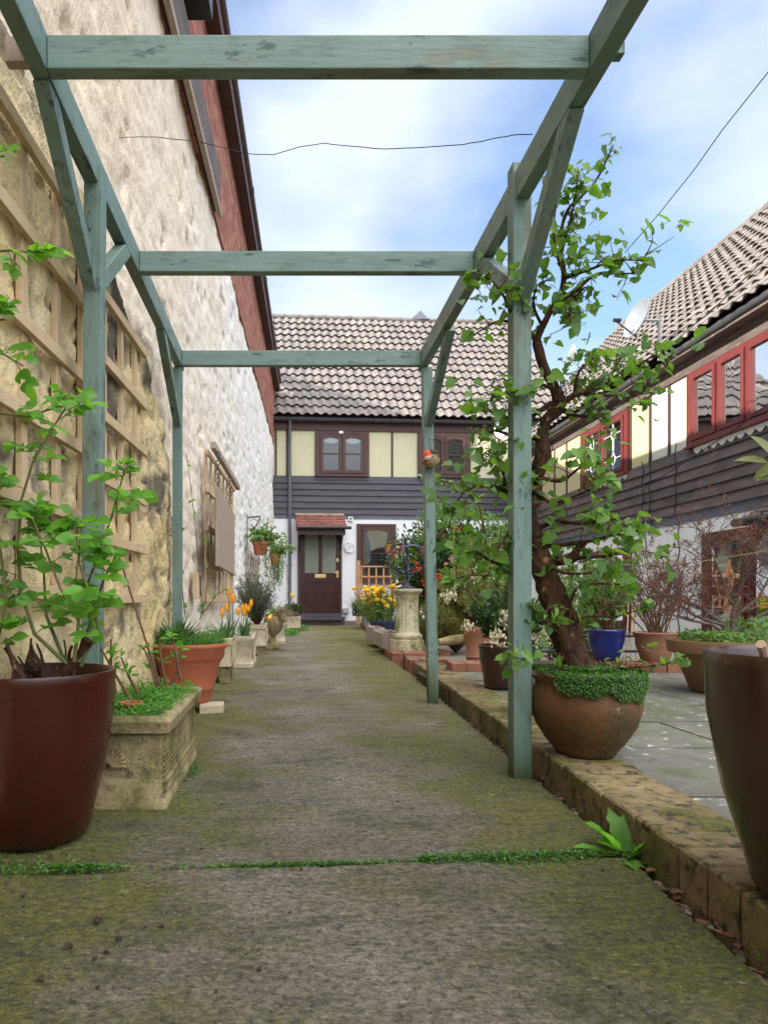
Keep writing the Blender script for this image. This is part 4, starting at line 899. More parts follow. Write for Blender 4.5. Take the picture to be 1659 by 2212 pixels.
# --- terracotta pot of grasses
tp_ = thing('potted_grasses', 'large banded terracotta pot overflowing with fine green grass before the far left post', 'potted plant', (-.535, 3.68, .04))
pot_parts(tp_, -.535, 3.68, .045, .115, .205, .315, 'flower', 'terra')
g = MB()
def blade(g, p, d, L, w, droop=1.0, n=5):
    p = Vector(p); d = Vector(d).normalized(); s = d.cross(Vector((0,0,1))); s = s.normalized() if s.length > .01 else Vector((1,0,0)); vs = []
    for i in range(n+1):
        ww = w*(1-(i/n)**2)*.5 + .0003; vs += [p - s*ww, p + s*ww]; d = (d + Vector((0,0,-droop/n*.5))).normalized(); p = p + d*(L/n)
    g.add(vs, [(2*i, 2*i+1, 2*i+3, 2*i+2) for i in range(n)])
for i in range(260):
    a = random.uniform(0, 6.28); r = .03*random.random(); sx = -.60+r*math.cos(a); blade(g, (sx, 3.66+r*math.sin(a), .33), (math.cos(a)*.75, math.sin(a)*.5, random.uniform(.6, 1.5)), random.uniform(.12, .24), .006, random.uniform(.9, 1.6))
g.build('arching_grass', M['dark'], tp_, kind='stuff')
lf = MB()
for i in range(4200):
    a = random.uniform(0, 6.28); r = .20*random.random()**.5; x, y = -.535+r*math.cos(a), 3.68+r*math.sin(a)*.9; h = random.random()**1.3*(.055+.055*max(0, float(vn(x*14, y*14, 0, 6))+.4))
    lf.leaf((x, y, .335+h), (random.gauss(0,.7), random.gauss(0,.7), random.uniform(.1,1.3)), runit(), random.uniform(.014, .028), .0045, DIAM)
lf.build('fine_foliage', M['fern'], tp_, kind='stuff')
b = MB(); b.hexa([(-.46,3.55,-.005),(-.34,3.58,-.005),(-.345,3.70,-.005),(-.47,3.68,-.005),(-.46,3.55,.043),(-.34,3.58,.043),(-.345,3.70,.043),(-.47,3.68,.043)]); tag(b.build('support_brick', M['palestone'], bevel=.006), 'worn pale brick propping up the large terracotta pot', 'brick')
b = MB(); b.box(-.66, -.52, 3.58, 3.80, -.005, .043); tag(b.build('support_brick', M['redbrick'], bevel=.006), 'brick mostly hidden beneath the wall side of the large terracotta pot', 'brick')
# climbing stem beside the post
cl = thing('young_climber', 'thin young climber with small leaves twining up beside the far left post', 'climbing plant', (-.60, 4.0, .35))
tw = MB(); l2 = MB()
for pts in ([(440,1330),(430,1240),(425,1150),(410,1060),(400,980)], [(400,1330),(392,1270),(385,1200),(370,1130)], [(445,1320),(470,1285),(490,1270)], [(430,1340),(446,1290),(448,1220),(436,1150)], [(350,1150),(385,1160),(402,1135)]):
    q = [P(u, v, 4.02) + rv(.006) for u, v in pts]; tw.tube(q, taper(.0035, .0015, len(q)), 5)
    for k in range(len(q)-1):
        for _ in range(3):
            if random.random() < .7: l2.leaf(q[k].lerp(q[k+1], random.random()), runit(), (0, -1, .6), random.uniform(.022,.04), .018, OVATE)
tw.build('stem', M['twig'], cl); l2.build('leaves', M['rose'], cl, smooth=180)

# --- tulips
def tulip(parent, base, top, s=1.0, name='tulip', lean=(0,0)):
    base, top = Vector(base), Vector(top); st = MB(); mid = base.lerp(top, .5)+Vector((random.gauss(0,.006), 0, 0)); st.tube([base, mid, top], .0028*s, 6)
    t = st.build(name, M['gtwig'], parent, smooth=60)
    f = MB(); ax = (top-mid).normalized(); a1 = ax.cross(Vector((0.1,1,.1))).normalized(); a2 = ax.cross(a1)
    for k in range(6):
        an = k*math.pi/3 + .3; o = a1*math.cos(an)+a2*math.sin(an); side = ax.cross(o); r0 = .016*s if k % 2 else .013*s; Hh = .068*s; vs = []
        for (h, r, w_) in ((0, .2, .25), (.18, .85, .8), (.5, 1.0, 1.0), (.8, .72, .7), (1.0, .78 if k % 2 else .45, .12)):
            c_ = top + ax*(h*Hh) + o*(r0*r); vs += [c_ - side*(w_*.0125*s) - o*(.004*s*w_), c_ + o*.002, c_ + side*(w_*.0125*s) - o*(.004*s*w_)]
        f.add(vs, [(3*i+j, 3*i+j+1, 3*i+4+j, 3*i+3+j) for i in range(4) for j in (0, 1)])
    f.build('flower', M['tulip'], t, smooth=180); return t
def tulip_leaves(parent, x, y, z, n, L, sp=.03):
    g = MB()
    for i in range(n):
        a = random.uniform(0, 6.28); blade(g, (x+random.gauss(0, sp), y+random.gauss(0, sp), z), (math.cos(a)*.45, math.sin(a)*.45, 1), random.uniform(.7, 1.1)*L, .032, random.uniform(.2, 1.4), 6)
    g.build('broad_leaves', M['tulipleaf'], parent, smooth=180)
def feet(root, x0, x1, y0, y1, h, m):
    for (yy0, yy1) in ((y0, y0+.11), (y1-.11, y1)):
        for (a, c) in ((x0, x0+.07), (x1-.07, x1)):
            b = MB(); b.box(a, c, yy0, yy1, 0, h); b.build('foot', M[m], root, bevel=.005)
def relief(root, X, y0, y1, z0, z1, m):
    b = MB(); t = .010
    for (ya, yb, za, zb) in ((y0,y1,z0,z0+t),(y0,y1,z1-t,z1),(y0,y0+t,z0+t,z1-t),(y1-t,y1,z0+t,z1-t)): b.box(X, X+.008, ya, yb, za, zb)
    for i in range(9):
        y = y0 + (y1-y0)*(i+.8)/10.2; zc = (z0+z1)/2; pts = [(X+.003, y+.016*math.sin(k*1.3+i*2), z0+.018+(z1-z0-.036)*k/7) for k in range(8)]; b.tube(pts, .006, 5)
    b.build('carved_panel', M[m], root)
t1 = thing('stone_trough_planter', 'carved stone trough raised on block feet with a cluster of tall orange tulips', 'planter', (-.55, 4.98, 0))
trough(t1, -.72, -.400, 4.78, 5.24, .12, .318, 'palestone', 'box'); feet(t1, -.70, -.415, 4.80, 5.22, .12, 'stone'); relief(t1, -.398, 4.83, 5.19, .15, .265, 'palestone')
tulip_leaves(t1, -.46, 4.95, .29, 12, .20)
for (u, v) in ((480,1334), (491,1322), (503,1303), (494,1288)): tulip(t1, (P(u,v,4.95).x+.006, 4.95, .29), P(u, v, 4.95), 1.0)
lf = MB(); cover(lf, -.56, 5.0, .295, .13, .2, 700, .014, DIAM, .03); lf.build('low_foliage', M['fern'], t1, kind='stuff')
t2 = thing('stone_trough_planter', 'flared stone planter standing on the ground with a bunch of open orange tulips', 'planter', (-.36, 6.2, 0))
trough(t2, -.52, -.300, 5.88, 6.55, 0, .272, 'palestone', 'flare'); relief(t2, -.305, 5.98, 6.45, .08, .21, 'palestone')
tulip_leaves(t2, -.42, 6.05, .25, 11, .20, .03)
for (u, v) in ((515,1330), (523,1322), (531,1321), (536,1323), (542,1312), (527,1332)): tulip(t2, (P(u,v,6.05).x*.6-.17, 6.05, .25), P(u, v, 6.05), 1.05)
tulip(t2, (-.31, 6.0, .25), P(579, 1338, 6.3), 1.15, lean=(1,0))
t3 = thing('stone_trough_planter', 'stone trough on feet in which the grey green rosemary bush grows', 'planter', (-.30, 7.4, 0))
trough(t3, -.42, -.232, 7.12, 7.7, .10, .325, 'palestone', 'box'); feet(t3, -.40, -.25, 7.14, 7.66, .10, 'stone'); relief(t3, -.231, 7.18, 7.64, .13, .27, 'palestone')
def spray_bush(root, c, rad, n, nl, s, m, stem='twig', base=None, leafw=.35, tpl=DIAM, shell=.55, smooth=None, name='foliage'):
    """twigs from the base outwards, leaves along them: an open uneven crown"""
    tw = MB(); lf = MB(); base = Vector(base if base is not None else (c[0], c[1], c[2]-rad[2])); c = Vector(c)
    for i in range(n):
        d = runit(); d.z = d.z*.9 + .15; q = shell + (1-shell)*random.random(); lump = 1 + .22*float(vn(d.x*2.3+c.x, d.y*2.3, d.z*2.3, 5))
        e = c + Vector((d.x*rad[0], d.y*rad[1], d.z*rad[2]))*q*lump; m_ = base.lerp(e, .5) + Vector((random.gauss(0, rad[0]*.08), random.gauss(0, rad[1]*.08), rad[2]*.05))
        pts = [base, m_, e]; tw.tube(pts, [.006*rad[0]/.3+.001, .003*rad[0]/.3+.001, .001], 5, False)
        for k in range(nl):
            t = .35+.65*random.random()**.7; p = m_.lerp(e, (t-.5)*2) if t > .5 else base.lerp(m_, t*2)
            p = Vector(p) + rv(rad[0]*.055); o = (e-base).normalized() + rv(.6)
            lf.leaf(p, o, runit(), s*random.uniform(.7, 1.3), s*leafw*2*random.uniform(.7, 1.2), tpl)
    tw.build('stem', M[stem], root); lf.build(name, M[m], root, smooth=smooth)
rs = thing('rosemary_bush', 'grey green rosemary bush leaning against the white wall above the stone troughs', 'shrub', (-.35, 7.4, .3))
spray_bush(rs, (-.37, 7.3, .60), (.24, .30, .26), 130, 42, .034, 'grey', base=(-.33, 7.4, .30), leafw=.12)
ur = thing('stone_urn', 'round ribbed stone urn on a pedestal foot standing on the path', 'urn', (-.17, 8.0, 0))
b = MB(); b.box(-.245, -.085, 7.92, 8.08, 0, .035); b.build('base', M['stone'], ur, bevel=.006)
b = MB(); b.lathe(-.17, 8.0, [(.07, .035), (.062, .06), (.038, .08), (.03, .12), (.034, .17), (.06, .19), (.098, .24), (.115, .30), (.108, .36), (.090, .395), (.098, .405), (.098, .42), (.085, .42), (.082, .40), (.0001, .40)], 48, lambda r, z, t, j: (r*(1+.03*math.cos(t*14)*(1 if 5 <= j <= 8 else 0)), z)); b.build('bowl', M['stone'], ur, smooth=60)
b = MB()
for i in range(420):
    blade(b, (-.14+random.gauss(0,.03), 8.05+random.gauss(0,.05), .40), (random.uniform(.2,1), random.gauss(0,.5), random.uniform(.3,.9)), random.uniform(.2,.36), .004, 2.6, 6)
b.build('dry_grass', M['straw'], ur, kind='stuff')
t4 = thing('stone_planter', 'plain square stone planter between the urn and the boxwood trough', 'planter', (-.14, 9.4, 0))
trough(t4, -.24, -.035, 9.1, 9.8, 0, .27, 'palestone', 'flare'); lf = MB(); cover(lf, -.14, 9.45, .25, .11, .3, 1600, .03, DIAM, .14); lf.build('trailing_foliage', M['fern'], t4, kind='stuff')
b = MB()
for i in range(160): blade(b, (-.14+random.gauss(0,.05), 9.4+random.gauss(0,.15), .26), (random.gauss(0,.5), random.gauss(0,.4), 1), random.uniform(.15,.36), .006, 1.0, 5)
b.build('upright_grass', M['bushlite'], t4, kind='stuff')
f = MB()
for (u, v) in ((561,1284), (565,1293), (556,1297)): f.ball(P(u, v, 9.2), .022, 7, 5, (1,1,.8), .3)
f.build('orange_flowers', M['tulip'], t4)
t5 = thing('box_planter', 'rough stone trough near the front door holding a clipped round box shrub', 'planter', (.05, 12.6, 0))
trough(t5, -.03, .235, 12.4, 12.95, .06, .27, 'palestone', 'box'); b = MB(); b.box(.04, .17, 12.5, 12.8, 0, .06); b.build('foot', M['stone'], t5)
spray_bush(t5, (.10, 12.65, .38), (.20, .24, .15), 160, 20, .035, 'dark', base=(.1, 12.65, .25), tpl=OVATE, name='clipped_foliage')
b = MB()
for (x, y, n) in ((.06, 11.4, 500), (.28, 13.0, 260)):
    for i in range(n): b.leaf((x+random.gauss(0,.05), y+random.gauss(0,.25), random.uniform(0,.07)), (random.gauss(0,1), random.gauss(0,1), random.uniform(.2,1.4)), runit(), .035, .02, OVATE)
tag(b.build('weeds', M['fern']), 'low leafy weeds growing at the edge of the path near the planters', 'weeds', kind='stuff')
yf = thing('yellow_tulip', 'single tall yellow tulip standing in front of the black downpipe', 'flower', (.0, 13.2, 0))
b = MB(); b.tube([(.10, 13.2, .3), (.095, 13.2, .45), P(631, 1290, 13.2)], .006, 6); b.build('stem', M['gtwig'], yf)
b = MB(); c_ = P(631, 1286, 13.2); b.ball(c_, .040, 10, 7, (1,1,1.1), .1); b.build('flower', M['yellow'], yf)

# --- hanging baskets on the left wall
def basket(label, u, Y, ztop, r, h, seed, trail):
    x = (u-U0)*Y/F; t = thing('hanging_pot', label, 'hanging pot', (x, Y, ztop), 'terracotta pots hung from brackets on the white wall')
    MB().lathe(x, Y, [(r*.68, ztop-h), (r*.72, ztop-h+.005), (r*.93, ztop-.04), (r*.95, ztop-.035), (r*1.03, ztop-.03), (r*1.04, ztop), (r*.95, ztop), (r*.9, ztop-.03), (.0001, ztop-.03)], 36).build('pot', M['terra'], t, smooth=50)
    b = MB(); wx = WX(Y)+.03; b.bar((wx, Y, ztop+.32), (x, Y, ztop+.34), .012, .018); b.bar((wx, Y, ztop-.1), (wx, Y, ztop+.36), .012, .02, (0,1,0)); b.tube([(wx, Y, ztop+.05), ((wx+x)/2, Y, ztop+.16), (x, Y, ztop+.33)], .006, 6)
    b.ring(((wx+x)/2, Y, ztop+.25), (0,1,0), .05, .008, .006, 20); b.build('bracket', M['iron'], t)
    b = MB()
    for k in range(3):
        a = k*2.1+.4; b.tube([(x, Y, ztop+.33), (x+r*math.cos(a), Y+r*math.sin(a), ztop)], .0025, 4)
    b.build('hanger', M['wire'], t)
    lf = MB(); tw = MB()
    for i in range(34):
        d = Vector((random.gauss(.35,.8), random.gauss(0,.6), random.uniform(.3,1.3))); pts = twigpath((x+random.gauss(0,r*.3), Y+random.gauss(0,r*.3), ztop-.02), d, random.uniform(.14,.34), 5, .5); tw.tube(pts, .003, 4, False)
        for p in pts[2:]:
            for _ in range(2): lf.leaf(p+rv(.012), runit(), (random.gauss(0,.5), -.8, .8), random.uniform(.035,.065), random.uniform(.03,.055), OVATE)
    for i in range(trail):
        pts = [(x+random.gauss(.02, r*.8), Y+random.gauss(0, r*.6), ztop-.01)]; L = random.uniform(.15, .6)
        n = int(L/.03)
        for k in range(n): pts.append((pts[-1][0]+random.gauss(.003,.008), pts[-1][1]+random.gauss(0,.006), pts[-1][2]-.03))
        tw.tube(pts, .0018, 4, False)
        for p in pts[1:]:
            for _ in range(2): lf.leaf(Vector(p)+rv(.006), runit(), (random.gauss(0,.4), -1, .3), .022, .016, OVATE)
    tw.build('stem', M['twig'], t); lf.build('leaves', M['bushlite'], t)
    return t
basket('upper terracotta pot hanging on a scrolled bracket with tall leafy stems', 562, 9.0, 1.345, .105, .17, 1, 10)
b2 = basket('smaller terracotta hanging pot with long trailing ivy, just beyond and below the other', 594, 11.0, 1.31, .085, .165, 2, 46)
for (u, v, s) in ((598,1106, .012), (545, 1100, .010)):
    pass
# ================================================================ RIGHT SIDE
# --- right foreground glazed pot
rg = thing('glazed_pot', 'dark brown glazed pot cut off by the right edge, standing beside the kerb', 'pot', (.945, 1.14, .085))
pot_parts(rg, .945, 1.14, .083, .135, .215, .425, 'glaze', 'oxd')
b = MB(); b.tube([P(1655,1440,1.10), P(1650,1410,1.08), P(1644,1392,1.07)], [.007, .006, .008], 7, wob=.2); b.build('dead_stub', M['straw'], rg)
# overhanging leaves at the right edge
os_ = thing('leafy_shoot', 'few pointed leaves reaching in at the right edge above the glazed pot', 'shoot', P(1690, 990, 1.25))
l2 = MB(); tw = MB(); tw.tube([P(1760,1060,1.25), P(1700,1000,1.25), P(1655,990,1.25)], [.003,.002,.001], 5)
for (u, v, dx, dz) in ((1660,1000,-1,.3), (1690,1000,-.9,-.5), (1668,985,-.5,.8), (1700,1020,-1,-.2), (1720,1040,-.6,.4)): l2.leaf(P(u, v, 1.25), (dx, random.gauss(0,.3), dz), (random.gauss(0,.2), -.8, .7), .052, .026, OVATE)
tw.build('stem', M['twig'], os_); l2.build('leaves', M['olive'], os_, smooth=180)

# --- climber trained as a tree in a mossy bowl
BX, BY = .99, 2.275
tree = thing('potted_climber', 'gnarled leafy climber with peeling bark growing from a mossy round bowl on the kerb', 'potted tree', (BX, BY, .082))
pr = [(.088, .084), (.094, .088), (.098, .098), (.128, .135), (.158, .185), (.172, .235), (.174, .262), (.166, .30), (.156, .318), (.160, .33), (.172, .342), (.172, .350), (.160, .350), (.148, .335), (.146, .32)]
MB().lathe(BX, BY, pr, 64, lambda r, z, t, j: (r*(1+(.012*math.sin(t*9) if 9 <= j <= 12 else 0)), z + (.005*math.sin(t*9+1) if 9 <= j <= 12 else 0))).build('bowl', M['bowl'], tree, smooth=60)
MB().lathe(BX, BY, [(.147, .325), (.10, .345), (.05, .36), (.0001, .365)], 24).build('soil', M['soil'], tree)
b = MB(); nm = 0
while nm < 15000:
    a = random.uniform(0, 6.28); r = random.uniform(.03, .155) if random.random() < .36 else .17; front = -math.sin(a)          # +1 faces the camera
    if r > .155:
        dp_ = random.random()**1.1*(.022 + .058*max(0, front*.9+.35*math.cos(a)) + .012*math.sin(a*5)+.008*math.sin(a*13)); h = .362 - dp_; rr = .170 + random.uniform(.002, .016)*(1-dp_*5) + (.004 if dp_ > .03 else 0)
        if math.cos(a) < -.80 : continue
        p = (BX+rr*math.cos(a), BY+rr*math.sin(a), h); nn_ = (math.cos(a), math.sin(a), .6)
    else:
        if r < .14 and a < 1.2: continue
        p = (BX+r*math.cos(a), BY+r*math.sin(a), .352 + .012*random.random() + (.012 if r < .1 else 0)); nn_ = (random.gauss(0,.4), random.gauss(0,.4), 1)
    b.leaf(p, runit(), nn_, random.uniform(.005, .009), random.uniform(.0045, .0075), DIAM); nm += 1
b.build('moss_collar', M['moss'], tree, kind='stuff')
b = MB()
for i in range(260): b.leaf((BX+random.uniform(.01,.15), BY+random.uniform(-.02,.1), .365+random.uniform(0,.012)), runit(), (random.gauss(0,.5), random.gauss(0,.5), 1), .016, .006, OVATE)
b.build('leaf_litter', M['deadleaf'], tree, kind='stuff')
TY = 2.30
def T(u, v, dy=0): return P(u, v, TY+dy)
def crv(pts, n=4):      # Catmull-Rom through pixel points (u, v, dy, r)
    q = []; m = len(pts)
    for i in range(m-1):
        p0, p1, p2, p3 = [pts[max(0, min(m-1, i+k))] for k in (-1, 0, 1, 2)]
        for k in range(n):
            t = k/n; q.append(tuple(.5*((2*b_)+(-a+c)*t+(2*a-5*b_+4*c-d)*t*t+(-a+3*b_-3*c+d)*t**3) for a, b_, c, d in zip(p0, p1, p2, p3)))
    q.append(pts[-1]); return [T(a[0], a[1], a[2]) for a in q], [max(.0008, a[3]) for a in q]
bark = MB(); lv = MB(); twg = MB()
trunk = [(1262,1475,.0,.052), (1245,1440,.0,.049), (1222,1385,.01,.046), (1203,1320,.02,.045), (1188,1270,.03,.043), (1172,1225,.04,.042), (1158,1180,.06,.034), (1143,1130,.08,.030), (1136,1085,.10,.027), (1142,1050,.09,.026), (1162,1018,.06,.026), (1172,985,.05,.029), (1170,950,.05,.021), (1180,910,.05,.020), (1205,880,.04,.024), (1200,845,.05,.017), (1180,805,.06,.016), (1167,770,.06,.017), (1160,735,.07,.014), (1172,705,.06,.011), (1190,670,.05,.010), (1212,630,.04,.009), (1218,590,.03,.008), (1212,545,.03,.007), (1212,500,.03,.006), (1228,450,.03,.005), (1265,415,.03,.004), (1290,385,.03,.0035), (1310,345,.02,.003), (1325,312,.02,.002)]
def barktube(pts, rad, n=30, sub=5):
    P_ = []; R_ = []
    for i in range(len(pts)-1):
        for k in range(sub): P_.append(pts[i].lerp(pts[i+1], k/sub)); R_.append(rad[i]+(rad[i+1]-rad[i])*k/sub)
    P_.append(pts[-1]); R_.append(rad[-1]); s0 = len(bark.v); bark.tube(P_, R_, n); L = 0
    for i in range(len(P_)):
        if i: L += (P_[i]-P_[i-1]).length
        for k in range(n):
            t_ = 2*math.pi*k/n + L*3; rr = .22*abs(float(vn(math.cos(t_)*3.2, math.sin(t_)*3.2, L*9, 3))) + .14*float(vn(math.cos(t_)*8, math.sin(t_)*8, L*22, 5)) + .10*float(vn(math.cos(t_)*1.2, math.sin(t_)*1.2, L*14, 8))
            v_ = Vector(bark.v[s0+i*n+k]); bark.v[s0+i*n+k] = tuple(P_[i] + (v_-P_[i])*(.90+rr))
q, r = crv(trunk, 4); barktube(q, r)
barktube([T(1270,1478,.03), T(1255,1430,.02), T(1238,1360,.01), T(1215,1300,.015), T(1196,1262,.03)], [.034,.030,.028,.024,.02], 20)
for i in range(120):                         # loose bark flakes
    k = random.randint(2, 60); p = q[k]; a = random.uniform(3.3, 6.1); rr = r[k]*1.03
    bark.leaf(p + Vector((rr*math.cos(a), rr*math.sin(a), random.uniform(-.01,.01))), (random.gauss(0,.3), random.gauss(-.1,.2), 1), (math.cos(a), math.sin(a), 0), random.uniform(.012,.035), .008, DIAM)
q2, r2 = crv([(1190,1210,.05,.018), (1230,1210,.02,.016), (1245,1190,.01,.014), (1262,1170,.0,.010)], 4); bark.tube(q2, r2, 9, wob=.2)
def put_leaf(p, s):
    d = Vector((random.gauss(0, .8), random.gauss(-.15, .6), random.gauss(-.45, .5))); n = Vector((random.gauss(0,.55), random.gauss(-.45,.5), random.uniform(.35, 1.2)))
    st = Vector((random.gauss(0,1), random.gauss(0,1), random.uniform(-.1,1.2))).normalized()*s*random.uniform(.3,.8); twg.tube([p, p+st*.6+Vector((0,0,.002)), p+st], .0009, 4, False)
    lv.leaf(p+st, d, n, s*random.uniform(.75, 1.15), s*random.uniform(.7, 1.0), LOBED if random.random() < .22 else HEART)
def clump(p, n, s, sp=.012):
    for _ in range(n): put_leaf(p + rv(sp), s*(.42 + .85*random.random()**1.4))
branches = [  # (u, v, dy, r) polylines: main side branches, each with leaf density
 ([(1212,545,.03,.006),(1232,470,.02,.004),(1238,430,0,.003),(1250,390,0,.002)], 1.0),
 ([(1218,590,.03,.006),(1205,560,0,.004),(1195,500,-.03,.003),(1200,430,-.04,.002)], 1.0),
 ([(1218,600,.03,.007),(1265,585,.0,.005),(1330,560,-.02,.003),(1390,560,-.03,.002)], 1.0),
 ([(1195,660,.05,.009),(1245,625,.02,.007),(1290,590,.0,.005),(1345,590,.0,.003),(1385,590,.0,.002)], 1.1),
 ([(1212,630,.04,.006),(1240,640,.0,.004),(1262,620,-.02,.003),(1275,640,-.02,.002)], 1.0),
 ([(1160,735,.07,.009),(1125,700,.05,.008),(1095,660,.0,.007),(1085,630,-.02,.004),(1050,600,-.04,.003),(1020,612,-.05,.002)], 1.2),
 ([(1125,700,.05,.006),(1080,690,.0,.004),(1040,710,-.02,.003),(1020,730,-.03,.002)], .8),
 ([(1172,705,.06,.006),(1150,660,.03,.004),(1160,620,0,.003),(1185,600,-.02,.002)], 1.1),
 ([(1190,670,.05,.006),(1225,680,.0,.004),(1240,710,-.03,.002)], 1.0),
 ([(1205,880,.04,.012),(1250,850,.0,.009),(1310,830,-.02,.007),(1360,800,-.02,.005),(1410,770,-.03,.003),(1440,790,-.03,.002)], 1.1),
 ([(1250,850,.0,.007),(1300,855,-.02,.005),(1360,855,-.04,.003),(1415,850,-.05,.002)], 1.0),
 ([(1205,880,.04,.010),(1240,900,.0,.007),(1280,900,-.04,.004),(1310,910,-.05,.002)], 1.0),
 ([(1200,845,.05,.007),(1160,830,.02,.005),(1120,840,-.02,.003),(1090,850,-.03,.002)], .9),
 ([(1190,870,.05,.009),(1140,900,.06,.007),(1090,900,.05,.005),(1040,880,.0,.003),(1010,890,.0,.002)], .9),
 ([(1175,945,.05,.008),(1120,950,.08,.006),(1070,930,.05,.004),(1030,960,.02,.002)], .9),
 ([(1310,830,-.02,.005),(1330,790,-.03,.003),(1350,760,-.03,.002)], .8),
 ([(1240,850,.0,.006),(1250,800,-.02,.004),(1280,770,-.03,.002)], .9),
 ([(1165,1030,.06,.008),(1210,1040,.0,.006),(1260,1010,-.03,.004),(1300,1000,-.04,.002)], 1.3),
 ([(1150,1060,.08,.008),(1200,1085,.0,.006),(1260,1060,-.04,.004),(1320,1030,-.05,.002)], 1.3),
 ([(1136,1085,.1,.009),(1090,1060,.08,.007),(1060,1050,.02,.005),(1010,1060,.0,.003),(975,1100,.0,.002)], 1.3),
 ([(1090,1060,.08,.006),(1085,1010,.05,.004),(1050,980,.02,.003),(1045,1010,.0,.002)], 1.3),
 ([(1143,1130,.08,.010),(1105,1140,.08,.007),(1085,1180,.02,.005)], .6),
 ([(1150,1150,.06,.010),(1200,1130,.0,.008),(1260,1130,-.04,.006),(1320,1120,-.05,.004),(1350,1135,-.05,.002)], 1.2),
 ([(1160,1180,.06,.010),(1220,1175,.0,.008),(1290,1165,-.04,.006),(1350,1150,-.05,.004),(1400,1150,-.05,.002)], 1.2),
 ([(1172,1215,.04,.010),(1240,1205,-.02,.007),(1310,1200,-.05,.005),(1370,1190,-.06,.003),(1440,1205,-.06,.002)], 1.3),
 ([(1172,1215,.04,.008),(1220,1240,-.04,.005),(1290,1235,-.06,.003),(1320,1240,-.06,.002)], 1.3),
 ([(1155,1170,.07,.012),(1110,1200,.10,.010),(1070,1215,.10,.008),(1030,1190,.05,.005),(985,1200,.02,.003)], 1.4),
 ([(1110,1200,.1,.008),(1060,1240,.05,.005),(1010,1240,.03,.003),(970,1260,.0,.002)], 1.4),
 ([(1225,1330,-.03,.006),(1250,1270,-.05,.004),(1300,1262,-.06,.003),(1370,1262,-.06,.0015)], .8),
 ([(1230,1350,-.03,.005),(1270,1335,-.05,.004),(1330,1330,-.06,.003),(1400,1310,-.06,.0015)], .9),
 ([(1270,1450,-.03,.005),(1330,1440,-.06,.004),(1400,1440,-.08,.003),(1480,1425,-.08,.0015)], .9),
 ([(1235,1450,-.05,.004),(1180,1415,-.08,.003),(1130,1425,-.10,.002),(1092,1410,-.10,.0015)], .8),
 ([(1190,1300,.0,.004),(1170,1340,-.02,.003),(1210,1330,-.05,.002)], .8),
 ([(1210,1370,-.02,.003),(1180,1350,-.04,.002),(1150,1310,-.04,.0015)], .5)]
for pts, den in branches:
    pp = [(u+random.uniform(-4,4), v+random.uniform(-4,4), dy+random.gauss(0,.02), r_) if i else (u, v, dy, r_) for i, (u, v, dy, r_) in enumerate(pts)]
    q, r = crv(pp, 4); bark.tube(q, r, 7, wob=.15)
    low = pts[0][1] > 1250
    for k in range(2, len(q)):
        if random.random() < .74*den:
            tip = q[k] + Vector((random.gauss(0,.045), random.gauss(0,.05), random.gauss(.012,.035)))*(.5 if low else 1)
            m_ = q[k].lerp(tip, .5)+rv(.006); twg.tube([q[k], m_, tip], [.0022, .0016, .001], 5, False)
            clump(tip, random.randint(2, 4) if not low else 2, .043 if not low else .036, .018)
            if random.random() < .5: put_leaf(m_, .034)
        if random.random() < .4: put_leaf(q[k], random.uniform(.018, .036))
    clump(q[-1], 5, .038, .012)
for (u, v, n_) in ((1325,318,4), (1340,325,2), (1318,335,3), (1300,372,3), (1285,395,3), (1262,385,4), (1240,392,4), (1290,425,4), (1300,440,3), (1255,430,4), (1222,440,4), (1205,425,5), (1190,445,4), (1270,470,4), (1240,480,5), (1215,500,4), (1250,515,4), (1285,520,3), (1200,540,4), (1245,560,5), (1270,575,4)): clump(T(u+random.uniform(-6,6), v+random.uniform(-6,6), .02), n_, .036, .013)
clump(T(1330,310,.02), 3, .034); clump(T(1305,360,.02), 2, .026)
bark.build('trunk', M['bark'], tree, smooth=180); twg.build('twigs', M['twig'], tree); lv.build('leaves', M['leaf'], tree, smooth=180)

# --- dandelion-like weed in the gap
wd = thing('dandelion_weed', 'leafy dandelion weed sprouting from the gap in front of the kerb', 'weed', (.80, 1.62, -.04))
l2 = MB(); cx, cy = float(edge(1.62))+.02, 1.62
for i in range(22):
    a = random.uniform(0, 6.28); up = random.uniform(.3, 1.9); L = random.uniform(.08, .16); p = Vector((cx, cy, -.03)); d = Vector((math.cos(a)*.9, math.sin(a)*.6-.1, up)).normalized(); s = d.cross(Vector((0,0,1))).normalized()
    vs = []; n = 9
    for k in range(n+1):
        t = k/n; wv = (.005 + .025*math.sin(math.pi*min(1, t*1.02))**.8*(.25+.75*t)) * (1 if k % 2 else .62)
        if k == n: wv = .001
        nn_ = s.cross(d); vs += [p - s*wv + nn_*.004, p - nn_*.001, p + s*wv + nn_*.004]; d = (d + Vector((0,0,-.09))).normalized(); p = p + d*(L/n)
    l2.add(vs, [(3*k+j, 3*k+1+j, 3*k+4+j, 3*k+3+j) for k in range(n) for j in (0, 1)])
l2.build('leaves', M['rose'], wd, smooth=180)
b = MB()
for i in range(16): blade(b, (float(edge(1.12))+.06, 1.12+random.gauss(0,.03), -.04), (random.gauss(-.2,.5), random.gauss(0,.4), 1), random.uniform(.03,.08), .003, .8)
tag(b.build('grass_tuft', M['fern'], kind='stuff'), 'thin green grass blades against the kerb near the brown glazed pot', 'grass')

